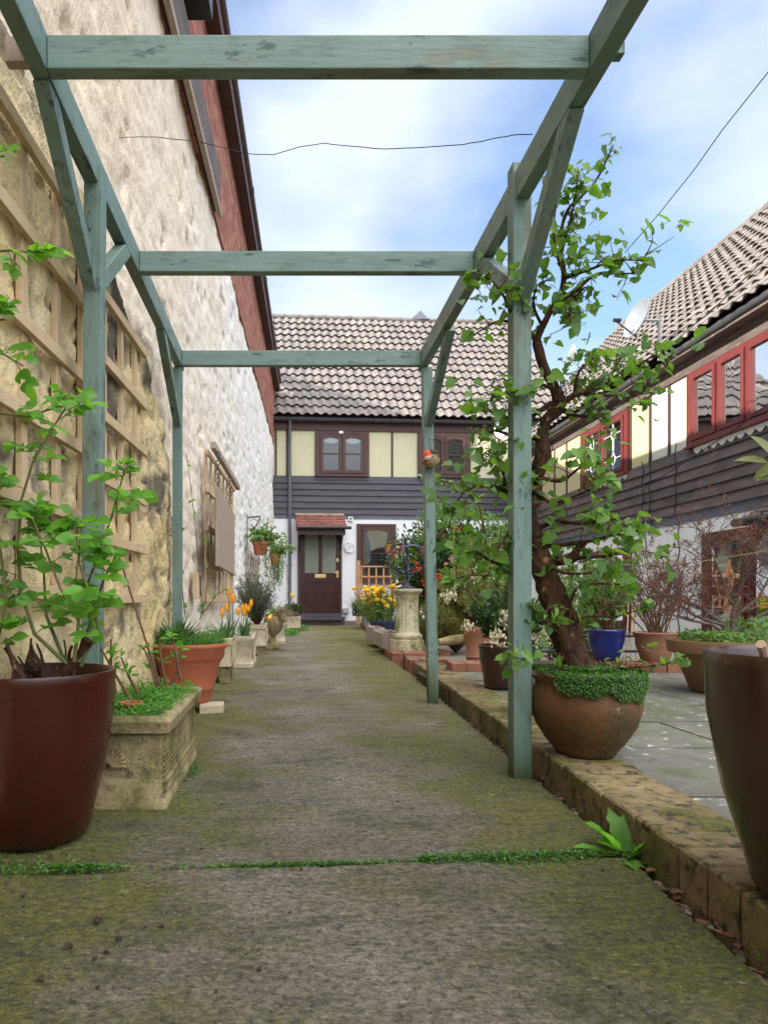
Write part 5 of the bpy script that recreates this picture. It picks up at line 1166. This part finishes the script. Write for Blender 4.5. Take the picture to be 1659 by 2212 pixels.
# --- big terracotta pot with bare branched shrub
bp = thing('potted_shrub', 'big mossy terracotta pot with a thick band, holding a grey branched shrub of brown twigs', 'potted shrub', (2.47, 3.80, .083))
pot_parts(bp, 2.47, 3.80, .083, .205, .325, .285, 'band', 'terrao')
g = MB(); l2 = MB(); Yb = 3.80
def B_(u, v, dy=0): return P(u, v, Yb+dy)
mains = [([(1575,1380),(1560,1345),(1520,1315),(1470,1298),(1420,1280),(1360,1235)], .013, .1), ([(1575,1375),(1540,1350),(1490,1340),(1440,1325),(1385,1315)], .011, -.1), ([(1580,1375),(1585,1320),(1600,1265),(1630,1215),(1655,1170)], .014, .0),
         ([(1560,1350),(1500,1330),(1450,1290),(1400,1290)], .009, .15), ([(1590,1330),(1640,1290),(1660,1250),(1690,1180)], .008, -.1), ([(1590,1300),(1560,1250),(1540,1200),(1520,1150)], .007, .1), ([(1580,1370),(1640,1330),(1700,1300)], .010, 0)]
def sub(p, d, L, r, lev):
    d = Vector(d).normalized()
    pts = twigpath(p, d, L, 5, .55); g.tube(pts, taper(r, r*.4, 6), 5, False)
    if lev == 0:
        for k in range(7): l2.leaf(pts[-1], runit()+d*.4, runit(), random.uniform(.02,.04), .005, DIAM)
        return
    for k in range(2, 6):
        if random.random() < .78: sub(pts[k], (d + rv(.65) + Vector((0,0,.25))).normalized(), L*random.uniform(.45,.75), r*.55, lev-1)
for pts, r0, dy in mains:
    q = [B_(u, v, dy*i/len(pts)) for i, (u, v) in enumerate(pts)]; q = [q[0]] + [a.lerp(b_, t) for a, b_ in zip(q[:-1], q[1:]) for t in (.5, 1)]
    g.tube(q, taper(r0, .003, len(q)), 8, wob=.1)
    for k in range(3, len(q)):
        for _ in range(2): sub(q[k], (random.gauss(-.1,.5), random.gauss(0,.5), random.uniform(.2,1)), random.uniform(.10,.2), .0038, 2)
b = MB(); b.ball(B_(1578,1392), .045, 12, 8, (1,1,1.2), .15); b.build('root_crown', M['greytwig'], bp, smooth=180)
g.build('branch', M['greytwig'], bp, smooth=60); l2.build('brown_tufts', M['dry'], bp)
l2 = MB()
for i in range(560):
    a = random.uniform(0, 6.28); r = .26*random.random()**.5; h = .36+random.random()*(.13 if math.cos(a) > 0 else .05); l2.leaf((2.47+r*math.cos(a), 3.8+r*math.sin(a), h), runit(), (random.gauss(0,.5), -.5, 1), random.uniform(.025,.05), .022, OVATE)
l2.build('underplanting', M['bushlite'], bp)
# --- pots on the border
bl = thing('potted_shrub', 'cobalt blue glazed pot with slender leafy stems standing on the brick border', 'potted shrub', (P(1309,1430,4.94).x, 4.94, .142))
pot_parts(bl, bl.location.x, 4.94, .142, .075, .128, .235, 'egg', 'blue')
spray_bush(bl, (bl.location.x, 4.94, .72), (.24, .2, .30), 60, 26, .032, 'bushlite', base=(bl.location.x, 4.94, .36), leafw=.3, tpl=OVATE)
tb = thing('potted_shrub', 'wide rimmed red terracotta bowl with bare brown stems standing on the brick border', 'potted shrub', (P(1415,1430,4.94).x, 4.94, .142))
xx = tb.location.x; pot_parts(tb, xx, 4.94, .142, .085, .138, .215, 'bowl', 'terrap')
g = MB(); l2 = MB()
for i in range(26):
    d = Vector((random.gauss(0,.5), random.gauss(0,.3), 1)); pts = twigpath((xx+random.gauss(0,.03), 4.94, .33), d, random.uniform(.3,.62), 7, .4); g.tube(pts, taper(.006, .002, 8), 5, False)
    for k in range(3, 8):
        for _ in range(2):
            d2 = (d*.4+rv(.6)); q = twigpath(pts[k], d2, random.uniform(.05,.14), 3, .4); g.tube(q, .0016, 4, False)
            for m in range(6): l2.leaf(q[-1], runit(), runit(), random.uniform(.015,.03), .004, DIAM)
g.build('stem', M['twig'], tb); l2.build('brown_tufts', M['dry'], tb)
yp = thing('potted_shrub', 'pale terracotta pot with ribbed rings standing beyond the slim near post, holding a pieris shrub', 'potted shrub', (P(1040,1430,5.2).x, 5.25, .05))
xx = yp.location.x
MB().lathe(xx, 5.25, [(.085,.05),(.09,.07),(.098,.09),(.093,.10),(.10,.14),(.107,.155),(.10,.165),(.112,.26),(.125,.33),(.135,.35),(.135,.40),(.122,.40),(.118,.37),(.0001,.37)], 40).build('pot', M['terrap'], yp, smooth=50)
spray_bush(yp, (xx-.04, 5.3, .62), (.33, .25, .24), 90, 46, .045, 'olive', base=(xx, 5.25, .38), leafw=.16)
def blossoms(root, pts, sp, n):
    f = MB()
    for (p, s) in pts:
        for i in range(n): f.ball(Vector(p)+Vector((random.gauss(0,s), random.gauss(0,s*.6), random.gauss(-.01,s*.9))), random.uniform(.003,.007), 5, 4, (1,1,1.5), .3)
    f.build('blossom', M['white_fl'], root)
blossoms(yp, [(P(990,1255,5.2), .035), (P(975,1280,5.1), .03), (P(1030,1240,5.2), .03), (P(965,1290,5.1), .02), (P(1070,1250,5.3), .03), (P(1010,1350,5.0), .02)], .03, 70)
dk = thing('potted_pieris', 'dark glazed pot behind the near right post holding a pieris with drooping cream blossom', 'potted shrub', (P(1085,1490,3.9).x, 3.95, .083))
xx = dk.location.x; pot_parts(dk, xx, 3.95, .083, .075, .118, .25, 'egg', 'oxd')
spray_bush(dk, (xx+.06, 4.0, .50), (.25, .2, .17), 60, 34, .045, 'dark', base=(xx, 3.95, .33), leafw=.2, tpl=OVATE)
blossoms(dk, [(P(1085,1340,3.9), .028), (P(1075,1375,3.85), .024), (P(1165,1340,3.95), .035), (P(1190,1330,4.0), .03), (P(1150,1370,3.95), .03), (P(1180,1370,3.95), .03), (P(1095,1330,3.9), .02)], .03, 90)
gp = thing('planter', 'plum grey square planter half hidden between the near right post and the mossy bowl', 'planter', (P(1178,1500,3.0).x, 3.1, .083))
xx = gp.location.x; b = MB(); b.hexa([(xx-.06,2.98,.083),(xx+.12,2.98,.083),(xx+.12,3.16,.083),(xx-.06,3.16,.083),(xx-.075,2.965,.305),(xx+.135,2.965,.305),(xx+.135,3.175,.305),(xx-.075,3.175,.305)]); b.build('box', M['greypot'], gp, bevel=.005)
b = MB(); b.box(xx-.06, xx+.12, 2.98, 3.16, .306, .312); b.build('soil', M['soil'], gp)
gb = thing('green_pot', 'small green plastic pot on the border beside the blue pot', 'pot', (P(1156,1400,4.95).x, 4.95, .142))
xx = gb.location.x; MB().lathe(xx, 4.95, [(.035,.142),(.045,.235),(.05,.237),(.05,.25),(.044,.25),(.042,.23),(.0001,.23)], 24).build('pot', mat('green_plastic', (.01,.13,.10), None, 4, rough=.4), gb, smooth=50)
spray_bush(gb, (xx, 4.95, .33), (.1,.1,.1), 24, 16, .03, 'bushlite', base=(xx, 4.95, .23), tpl=OVATE)
# low black rail beyond the pots
fr_ = thing('low_rail', 'low black metal rail behind the pots on the brick border', 'rail', (2.4, 5.3, -.66))
for z in (.31, .19): b = MB(); b.tube([(1.9, 5.3, z), (3.05, 5.3, z)], .011, 8); b.build('bar', M['black'], fr_)
for x in (1.92, 2.42, 2.78, 3.03): b = MB(); b.box(x-.014, x+.014, 5.285, 5.315, -.66, .34); b.build('upright', M['black'], fr_)
cn_ = thing('bamboo_canes', 'thin bamboo canes leaning between the blue pot and the terracotta bowl', 'canes', (2.55, 5.5, -.6))
for (u, uu) in ((1352,1360), (1362,1368), (1375,1366)): b = MB(); b.tube([P(u,1440,5.45), P(uu,1235,5.5)], .006, 6); b.build('cane', M['wood'], cn_)

# ================================================================ SUNDIAL
CX, CY, CZ = P(879, 1290, 6.85).x, 6.85, .082
sd = thing('sundial_pedestal', 'fluted lichened stone pedestal standing on the brick plinth beside the path', 'pedestal', (CX, CY, CZ))
zz = lambda v: H - (v-V0)*6.85/F
def flute(r, z, t, j): return (r*(1-.055*abs(math.sin(t*9))**.6) if 8 <= j <= 11 else r, z)
MB().lathe(CX, CY, [(.172, .082), (.174, .095), (.172, .16), (.168, .185), (.150, .192), (.158, .215), (.150, .238), (.128, .250), (.124, .262), (.119, .275), (.112, .56), (.113, .585), (.118, .60), (.118, .625), (.125, .64), (.142, .655), (.152, .668), (.154, .685), (.150, .695), (.0001, .697)], 108, flute).build('column', M['colstone'], sd, smooth=40)
ar = thing('armillary_sundial', 'wrought iron armillary sphere sundial on top of the stone pedestal', 'sundial', (CX-.01, CY, .697))
C0 = P(877, 1207, CY); k_ = CY/F
b = MB(); b.lathe(CX-.01, CY, [(.092,.697),(.092,.708),(.055,.720),(.045,.728),(.040,.735),(.035,.765),(.022,.785),(.010,.795),(.010,.82),(.0001,.82)], 32); b.build('foot', M['iron'], ar, smooth=50)
b = MB(); b.ring(C0, (.12, -.85, .55), 40*k_, .030, .004); b.build('band', M['iron'], ar)
b = MB(); b.ring(C0, (.95, -.25, .1), 44*k_, .022, .004); b.build('band', M['iron'], ar)
b = MB(); b.ring(C0, (-.25, .62, .75), 41*k_, .020, .004); b.build('band', M['iron'], ar)
b = MB(); b.ring(C0, (.5, .8, .2), 41*k_, .012, .004); b.build('band', M['iron'], ar)
b = MB(); b.tube([P(864,1240,CY), P(893,1165,CY-.05)], .004, 6); b.leaf(P(890,1172,CY-.05), (.35,-.1,.9), (0,-1,0), .05, .03, DIAM); b.build('gnomon', M['iron'], ar)
b = MB(); b.tube([Vector((CX-.01, CY, .81)), P(870,1246,CY), P(864,1232,CY)], .006, 6); b.tube([Vector((CX-.01, CY, .81)), P(884,1248,CY), P(893,1234,CY)], .006, 6); b.build('support', M['iron'], ar)

# ================================================================ BED BY THE HOUSE
def planter_box(label, x0, x1, y0, y1, z0, z1, m, name='wooden_planter'):
    t = thing(name, label, 'planter', ((x0+x1)/2, (y0+y1)/2, z0)); b = MB(); w_ = .02
    for bx_ in ((x0,x1,y0,y0+w_), (x0,x1,y1-w_,y1), (x0,x0+w_,y0+w_,y1-w_), (x1-w_,x1,y0+w_,y1-w_)): b.box(*bx_, z0, z1)
    b.build('box', M[m], t, bevel=.004); s = MB(); s.box(x0+w_, x1-w_, y0+w_, y1-w_, z0, z1-.03); s.build('soil', M['soil'], t); return t
p1 = planter_box('weathered wooden box planter just left of the stone pedestal', .99, 1.20, 7.15, 7.95, .075, .235, 'greywood')
p2 = planter_box('second weathered wooden box planter, beyond the one nearest the pedestal', 1.02, 1.16, 8.15, 8.9, .075, .245, 'greywood')
p4 = planter_box('pale metal trough planter of leafy plants near the front door', 1.50, 1.85, 12.7, 13.9, .075, .27, 'greyp', 'metal_planter')
p3 = thing('blue_bowl_planter', 'wide slate blue glazed bowl of yellow wallflowers beside the pedestal', 'potted plant', (1.28, 9.3, .05))
MB().lathe(1.30, 9.3, [(.10,.05),(.11,.08),(.15,.16),(.18,.25),(.215,.285),(.215,.305),(.19,.305),(.18,.28),(.0001,.28)], 40).build('bowl', M['slate'], p3, smooth=50)
def flowers(root, c, sx, sy, h, n, m, s=.018, leafy='bushlite', nl=7, name='flower'):
    tw = MB(); lf = MB(); f = MB()
    for i in range(n):
        x = c[0]+random.gauss(0,sx); y = c[1]+random.gauss(0,sy); hh = h*random.uniform(.45,1.05); p = (x*.8+c[0]*.2, y, c[2]); e = (x, y, c[2]+hh); tw.tube([p, e], .003, 4, False)
        for k in range(nl):
            t = random.random(); lf.leaf((p[0]+(e[0]-p[0])*t, p[1], c[2]+hh*t*.9), (random.gauss(0,1), random.gauss(0,1), random.uniform(0,1.4)), runit(), random.uniform(.04,.075), .020, OVATE)
        if i % 3 == 0:
            for _ in range(6): f.ball((e[0]+random.gauss(0,.012), e[1]+random.gauss(0,.012), e[2]+random.gauss(0,.014)), s*random.uniform(.5,.8), 6, 4, (1,1,.7), .3)
    tw.build('stem', M['gtwig'], root); lf.build('leaves', M[leafy], root); f.build(name, M[m], root)
flowers(p3, (1.26, 9.3, .28), .13, .10, .46, 130, 'yellow', .034)
flowers(p4, (1.68, 13.2, .25), .13, .28, .42, 110, 'yellow', .030, nl=12)
b = MB()
for i in range(90): blade(b, (1.44+random.gauss(0,.07), 13.6+random.gauss(0,.1), .25), (random.gauss(-.3,.35), random.gauss(0,.3), 1), random.uniform(.3,.5), .018, .7)
b.build('sword_leaves', M['dark'], p4)
# orange trellis screens
def screen(label, ua, ub, Y, z0, z1, n, m):
    xa, xb = (ua-U0)*Y/F, (ub-U0)*Y/F; t = thing('trellis_screen', label, 'trellis', ((xa+xb)/2, Y, 0))
    for i in range(n+1):
        x = xa+(xb-xa)*i/n; b = MB(); b.box(x-.016, x+.016, Y, Y+.02, z0, z1); b.build('upright_slat', M['redwood'], t)
    for j in range(m+1):
        z = z0+(z1-z0)*j/m; b = MB(); b.box(xa-.016, xb+.016, Y-.018, Y-.001, z-.016, z+.016); b.build('cross_slat', M['redwood'], t)
    b = MB(); b.box(xa-.11, xa-.03, Y-.03, Y+.05, 0.05, z1+.12); b.build('corner_post', M['redwood'], t, bevel=.006); return t
screen('orange stained square trellis screen with a corner post left of the sundial', 781, 845, 14.3, .42, 1.27, 4, 4)
screen('second orange stained trellis screen behind the foot of the flowering bush', 905, 1010, 10.8, .10, .60, 6, 2)
b = MB(); b.bar(P(778,1282,14.2), P(835,1300,14.1), .03, .04); tag(b.build('timber_brace', M['redwood']), 'slanting orange timber strut among the yellow flowers', 'timber')
bw_ = thing('brick_planter', 'low red brick planter wall beyond the pedestal', 'planter', (2.0, 8.1, .05)); b = MB()
for j in range(3):
    for i in range(3): rbrick(b, 1.66+i*.215+(.1 if j % 2 else 0), 1.865+i*.215+(.1 if j % 2 else 0), 8.0, 8.2, .05+j*.08, .125+j*.08, .003, .004)
b.build('brickwork', M['redbrick'], bw_)
log_ = thing('driftwood_log', 'short pale mossy log lying on the bed beyond the slim near post', 'log', (1.95, 6.6, .05)); b = MB(); b.tube([P(945,1388,6.4), P(975,1383,6.5), P(1010,1378,6.6)], [.03,.05,.045], 10, wob=.12); b.build("wood", M["stone"], log_, smooth=60)
# shrubs
def bush(name, label, cat, c, rad, n, nl, s, m, base, **k): t = thing(name, label, cat, base); spray_bush(t, c, rad, n, nl, s, m, base=base, **k); return t
bc = P(980, 1215, 9.6)
bb_ = bush('flowering_bush', 'large dense evergreen bush with red flowers behind the sundial', 'bush', (bc.x+.02, 9.7, 1.08), (.92, .8, .72), 560, 62, .062, 'dark', (bc.x+.1, 9.8, .05), tpl=OVATE, leafw=.28, shell=.45)
lf = MB(); f = MB(); wfl = MB()
for i in range(1500):
    d = runit(); d.y = -abs(d.y); p = Vector((bc.x+.02, 9.7, 1.12)) + Vector((d.x*.9, d.y*.8, d.z*.74))*random.uniform(.88, 1.10)
    if random.random() < .35+.5*float(vn(p.x*4, p.z*4, 0, 2)): 
        for _ in range(5): lf.leaf(p+rv(.03), runit()+Vector((0,0,.8)), runit(), random.uniform(.04,.06), .03, OVATE)
for i in range(46):
    d = runit(); d.y = -abs(d.y)-.3; d.normalize(); p = Vector((bc.x, 9.7, 1.0)) + Vector((d.x*.92, d.y*.8, d.z*.62))*1.04
    if vn(p.x*3, p.z*3, 0, 21) < -.25: continue
    for _ in range(22): f.leaf(p+rv(.035), runit(), runit(), random.uniform(.02,.035), .018, DIAM)
for (u, v) in ((868,1180), (845,1190), (900,1225), (920,1195), (935,1250)):
    for _ in range(60): f.leaf(P(u, v, 8.95)+rv(.045), runit(), runit(), random.uniform(.02,.038), .018, DIAM)
for (u, v) in ((1008,1225), (1080,1215), (1062,1200), (905,1150), (1050,1185)):
    for _ in range(14): wfl.leaf(P(u, v, 8.9)+rv(.03), runit(), runit(), .03, .02, DIAM)
lf.build('new_growth', M['bushlite'], bb_); f.build('red_flower', M['red'], bb_); wfl.build('pale_flower', M['white_fl'], bb_)
pk = bush('fuchsia_shrub', 'green shrub with pink flowers and long arching shoot beside the slim near post', 'shrub', (P(1040,1240,7.0).x, 7.0, .92), (.42, .35, .42), 80, 30, .05, 'bushlite', (P(1040,1300,7.0).x, 7.0, .06), tpl=OVATE)
f = MB()
for i in range(22):
    p = Vector((P(1040,1240,6.8).x+random.gauss(0,.26), 6.72, .95+random.gauss(0,.22)))
    for _ in range(7): f.leaf(p+rv(.01), runit()+Vector((0,0,-.6)), runit(), .03, .014, DIAM)
f.build('pink_flower', M['pink'], pk)
g = MB(); l2 = MB(); q = [P(u, v, y) for u, v, y in ((1062,1215,6.6),(1050,1180,6.4),(1042,1120,6.2),(1030,1075,6.1),(1010,1050,6.0),(975,1040,5.95),(935,1035,5.9),(922,1030,5.9))]; g.tube(q, taper(.012,.004,8), 6)
for k in range(1, 8):
    for _ in range(4 if k > 4 else 2): l2.leaf(q[k]+rv(.02), runit(), (random.gauss(0,.5), -.6, .8), random.uniform(.06,.11), .07, OVATE)
g.build('arching_shoot', M['twig'], pk); l2.build('shoot_leaves', M['bushlite'], pk, smooth=180)
bush('conifer_shrub', 'golden green feathery shrub low in the bed between the pedestal and the terracotta pot', 'shrub', (P(985,1325,6.6).x, 6.7, .42), (.32, .3, .22), 110, 46, .035, 'olive', (P(990,1350,6.7).x, 6.8, .06), leafw=.15)
bush('dwarf_shrub', 'variegated low shrub right beside the stone pedestal', 'shrub', (P(935,1360,7.0).x, 7.1, .30), (.16, .2, .26), 70, 36, .035, 'olive', (P(930,1390,7.0).x, 7.1, .06), leafw=.2)
bush('leafy_shrub', 'airy shrub in front of the lower red framed window of the right house', 'shrub', (P(1260,1300,7.5).x, 7.6, .55), (.55, .4, .45), 90, 36, .05, 'bushlite', (P(1240,1350,7.5).x, 7.6, -.6), tpl=OVATE)

# ================================================================ SMALL THINGS
bd = thing('bird_ornament', 'round robin shaped ornament with orange red face hanging on the far right post', 'ornament', P(930, 993, 3.86))
c_ = P(930, 993, 3.86); b = MB(); b.ball(c_, .048, 24, 16, (1.05, 1, .98), .02); b.build('body', M['robin'], bd, smooth=180)
b = MB(); b.ball(c_+Vector((-.022,-.020,.020)), .030, 16, 12, (.9,.9,1.0)); b.build('face', M['robinred'], bd, smooth=180)
b = MB(); b.ball(c_+Vector((-.020,-.030,.004)), .024, 14, 10, (1.0,.8,.8)); b.build('breast', M['robinbuff'], bd, smooth=180)
b = MB(); b.ball(c_+Vector((.006,-.012,.030)), .034, 16, 12, (1.0,.9,.75)); b.build('cap', M['robindk'], bd, smooth=180)
b = MB(); b.ball(c_+Vector((-.010,-.038,.010)), .004, 8, 6); b.build('eye', M['black'], bd)
b = MB(); b.leaf(c_+Vector((-.02,-.036,-.006)), (-.85,-.1,-.55), (0,-1,.2), .052, .016, DIAM); b.leaf(c_+Vector((.022,-.032,.004)), (-.9,-.3,-.4), (0,-1,.2), .05, .016, DIAM); b.build('wing', M['robindk'], bd)
b = MB(); b.tube([c_+Vector((-.002,-.01,.046)), c_+Vector((-.001,-.012,.075)), P(926,948,3.86)], .0015, 5); b.build('hook', M['wire'], bd)
def dish(label, c, r, aim, pole_top, m='dish'):
    t = thing('satellite_dish', label, 'satellite dish', c); c = Vector(c); aim = Vector(aim).normalized(); b = MB()
    a = aim.cross(Vector((0,0,1))).normalized(); u_ = a.cross(aim); n = 32; vs = []; fs = []; R_ = 5
    for j in range(R_+1):
        q = r*j/R_
        for k in range(n): t_ = 2*math.pi*k/n; vs.append(c + a*(q*math.cos(t_)) + u_*(q*1.08*math.sin(t_)) + aim*(.30*q*q/r))
    m0 = len(vs); vs += [v - aim*.012 for v in vs]
    for j in range(R_):
        for k in range(n):
            f_ = (j*n+k, j*n+(k+1)%n, (j+1)*n+(k+1)%n, (j+1)*n+k); fs.append(f_); fs.append(tuple(m0+i for i in reversed(f_)))
    for k in range(n): fs.append((R_*n+k, R_*n+(k+1)%n, m0+R_*n+(k+1)%n, m0+R_*n+k))
    b.add(vs, fs); b.build('reflector', M[m], t, smooth=50)
    b = MB(); e = c + aim*r*1.35 - u_*r*.55; b.tube([c-u_*r*1.0-aim*.02, e], .012, 6); b.build('arm', M['gutter'], t)
    b = MB(); b.tube([e+aim*.03, e-aim*.06+u_*.03], .03, 8); b.build('receiver', M['black'], t)
    if pole_top is not None:
        b = MB(); pt = Vector(pole_top); b.tube([c-aim*.02, pt], .02, 6); b.tube([pt+Vector((0,0,.05)), pt-Vector((0,0,.55))], .02, 8); b.build('mast', M['greyp'], t)
    return t
dish('large grey satellite dish on a mast above the gutter of the right house', P(1384,690,9.3), .25, (-.98,-.12,.30), P(1424,692,9.4))
dish('far smaller satellite dish just above the roof line of the right house', P(1240,768,15.5), .22, (-.8,.5,.3), P(1249,775,15.6), 'enamel')
dish('white satellite dish under the eaves of the end house', P(1092,928,15.2), .25, (-.35,-.85,.25), None, 'enamel')
pq = thing('wall_plaque', 'round white plaque with a blue pattern on the white wall right of the door', 'plaque', bw(bx(755), .02, 1.77)); c_ = bw(bx(755), .0, 1.755)
b = MB(); n = 32; b.add([c_ + AX*(.125*math.cos(6.283*k/n)) + Vector((0,0,.125*math.sin(6.283*k/n))) + AN*.03 for k in range(n)] + [c_ + AX*(.125*math.cos(6.283*k/n)) + Vector((0,0,.125*math.sin(6.283*k/n))) for k in range(n)], [tuple(range(n))] + [(k,(k+1)%n,n+(k+1)%n,n+k) for k in range(n)]); b.build('disc', mat('blue_pattern_ceramic', (.72,.72,.74), None, 3, None, [((.25,.26,.38), 22, .52, .56)], rough=.4), pq)
b = MB(); b.ring(c_+AN*.03, AN, .112, .008, .022, 40); b.build('rim', M['enamel'], pq)
sc = thing('security_light', 'small white round light on the wall by the canopy of the front door', 'light', bw(bx(757), .02, 2.39))
b = HB(); b.hb(bx(752), bx(762), 0, .04, 2.335, 2.435); b.build('housing', M['enamel'], sc, bevel=.008); b = MB(); b.ball(bw(bx(757), .045, 2.395), .022, 10, 8); b.build('lens', M['black'], sc)
so_ = thing('socket_box', 'grey outdoor socket box with its cable low on the wall right of the door', 'socket box', bw(bx(747), .02, .3))
b = HB(); b.hb(bx(740), bx(753), 0, .07, .27, .38); b.build('box', M['greyp'], so_, bevel=.008); b = MB(); b.tube([bw(bx(747), .03, .27), bw(bx(747), .06, .12), bw(bx(747), .06, -.0)], .008, 6); b.build('cable', M['greyp'], so_)
for (u, v, lab) in ((862,933,'small white insulator on the fascia above the left upper window of the end house'), (1047,940,'pale bracket on the fascia of the end house right of the robin ornament'), (1079,936,'white bracket on the fascia close to the white dish')):
    if True:
        u2 = u if v != 933 else 887-150+1; b = HB(); x_ = bx(u2 if v != 933 else 736); zq = bz(u2, v, .05); b.hb(x_-.05, x_+.05, .036, .07, zq-.04, zq+.02); tag(b.build('fascia_bracket', M['enamel'], bevel=.01), lab, 'bracket')
def wire(label, pts, r=.003, m='wire', n=6, wob=.0):
    q = []
    for i in range(len(pts)-1):
        for k in range(n): q.append(Vector(pts[i]).lerp(Vector(pts[i+1]), k/n) + rv(wob))
    q.append(Vector(pts[-1])); b = MB(); b.tube(q, r, 5); tag(b.build('wire', M[m], smooth=180), label, 'wire')
wire('sagging thin wire strung across the sky from the left wall to the right pergola rail', [P(205,293,3.2), P(225,303,3.2), P(260,295,3.15), P(340,295,3.0), P(430,305,2.9), P(540,332,2.8), P(590,333,2.75), P(650,316,2.65), P(700,309,2.6), P(760,315,2.5), P(830,321,2.4), P(900,318,2.35), P(1000,311,2.3), P(1060,300,2.25), P(1110,290,2.15), P(1150,289,2.1)], .0016, n=3, wob=.0006)
wire('dark straight cable slanting down the sky at the right', [P(1720,75,5.0), P(1659,155,5.3), P(1560,280,5.8), P(1500,365,6.2), P(1420,465,6.6), P(1350,545,7.0)], .0045)
wire('dark cable running across the roof tiles of the right house', [P(1720,500,6.0), P(1659,552,6.3), P(1540,668,7.0), P(1430,760,7.6), P(1330,840,8.2)], .006)
wire('dark cable sloping down in front of the red framed upper window', [P(1720,830,5.6), P(1659,872,5.8), P(1590,925,6.2), P(1500,985,7.0), P(1430,1030,7.6), P(1350,1060,8.3), P(1270,1070,9)], .006)
wire('thin green line crossing in front of the brown twiggy shrub', [P(1659,1432-20-3,3.0), P(1659,1185+3,3.0)][:0] or [P(1720,1175,3.2), P(1659,1190,3.1), P(1500,1215,2.8), P(1380,1222,2.6), P(1250,1215,2.4), P(1160,1165,2.31)], .0018, 'gtwig')
wire('fine wire running from the hook above the robin ornament towards the climber', [P(925,948,3.86), P(965,958,3.7), P(1000,964,3.5), P(1040,960,3.2), P(1075,945,2.8), P(1110,940,2.4)], .0014, n=3)
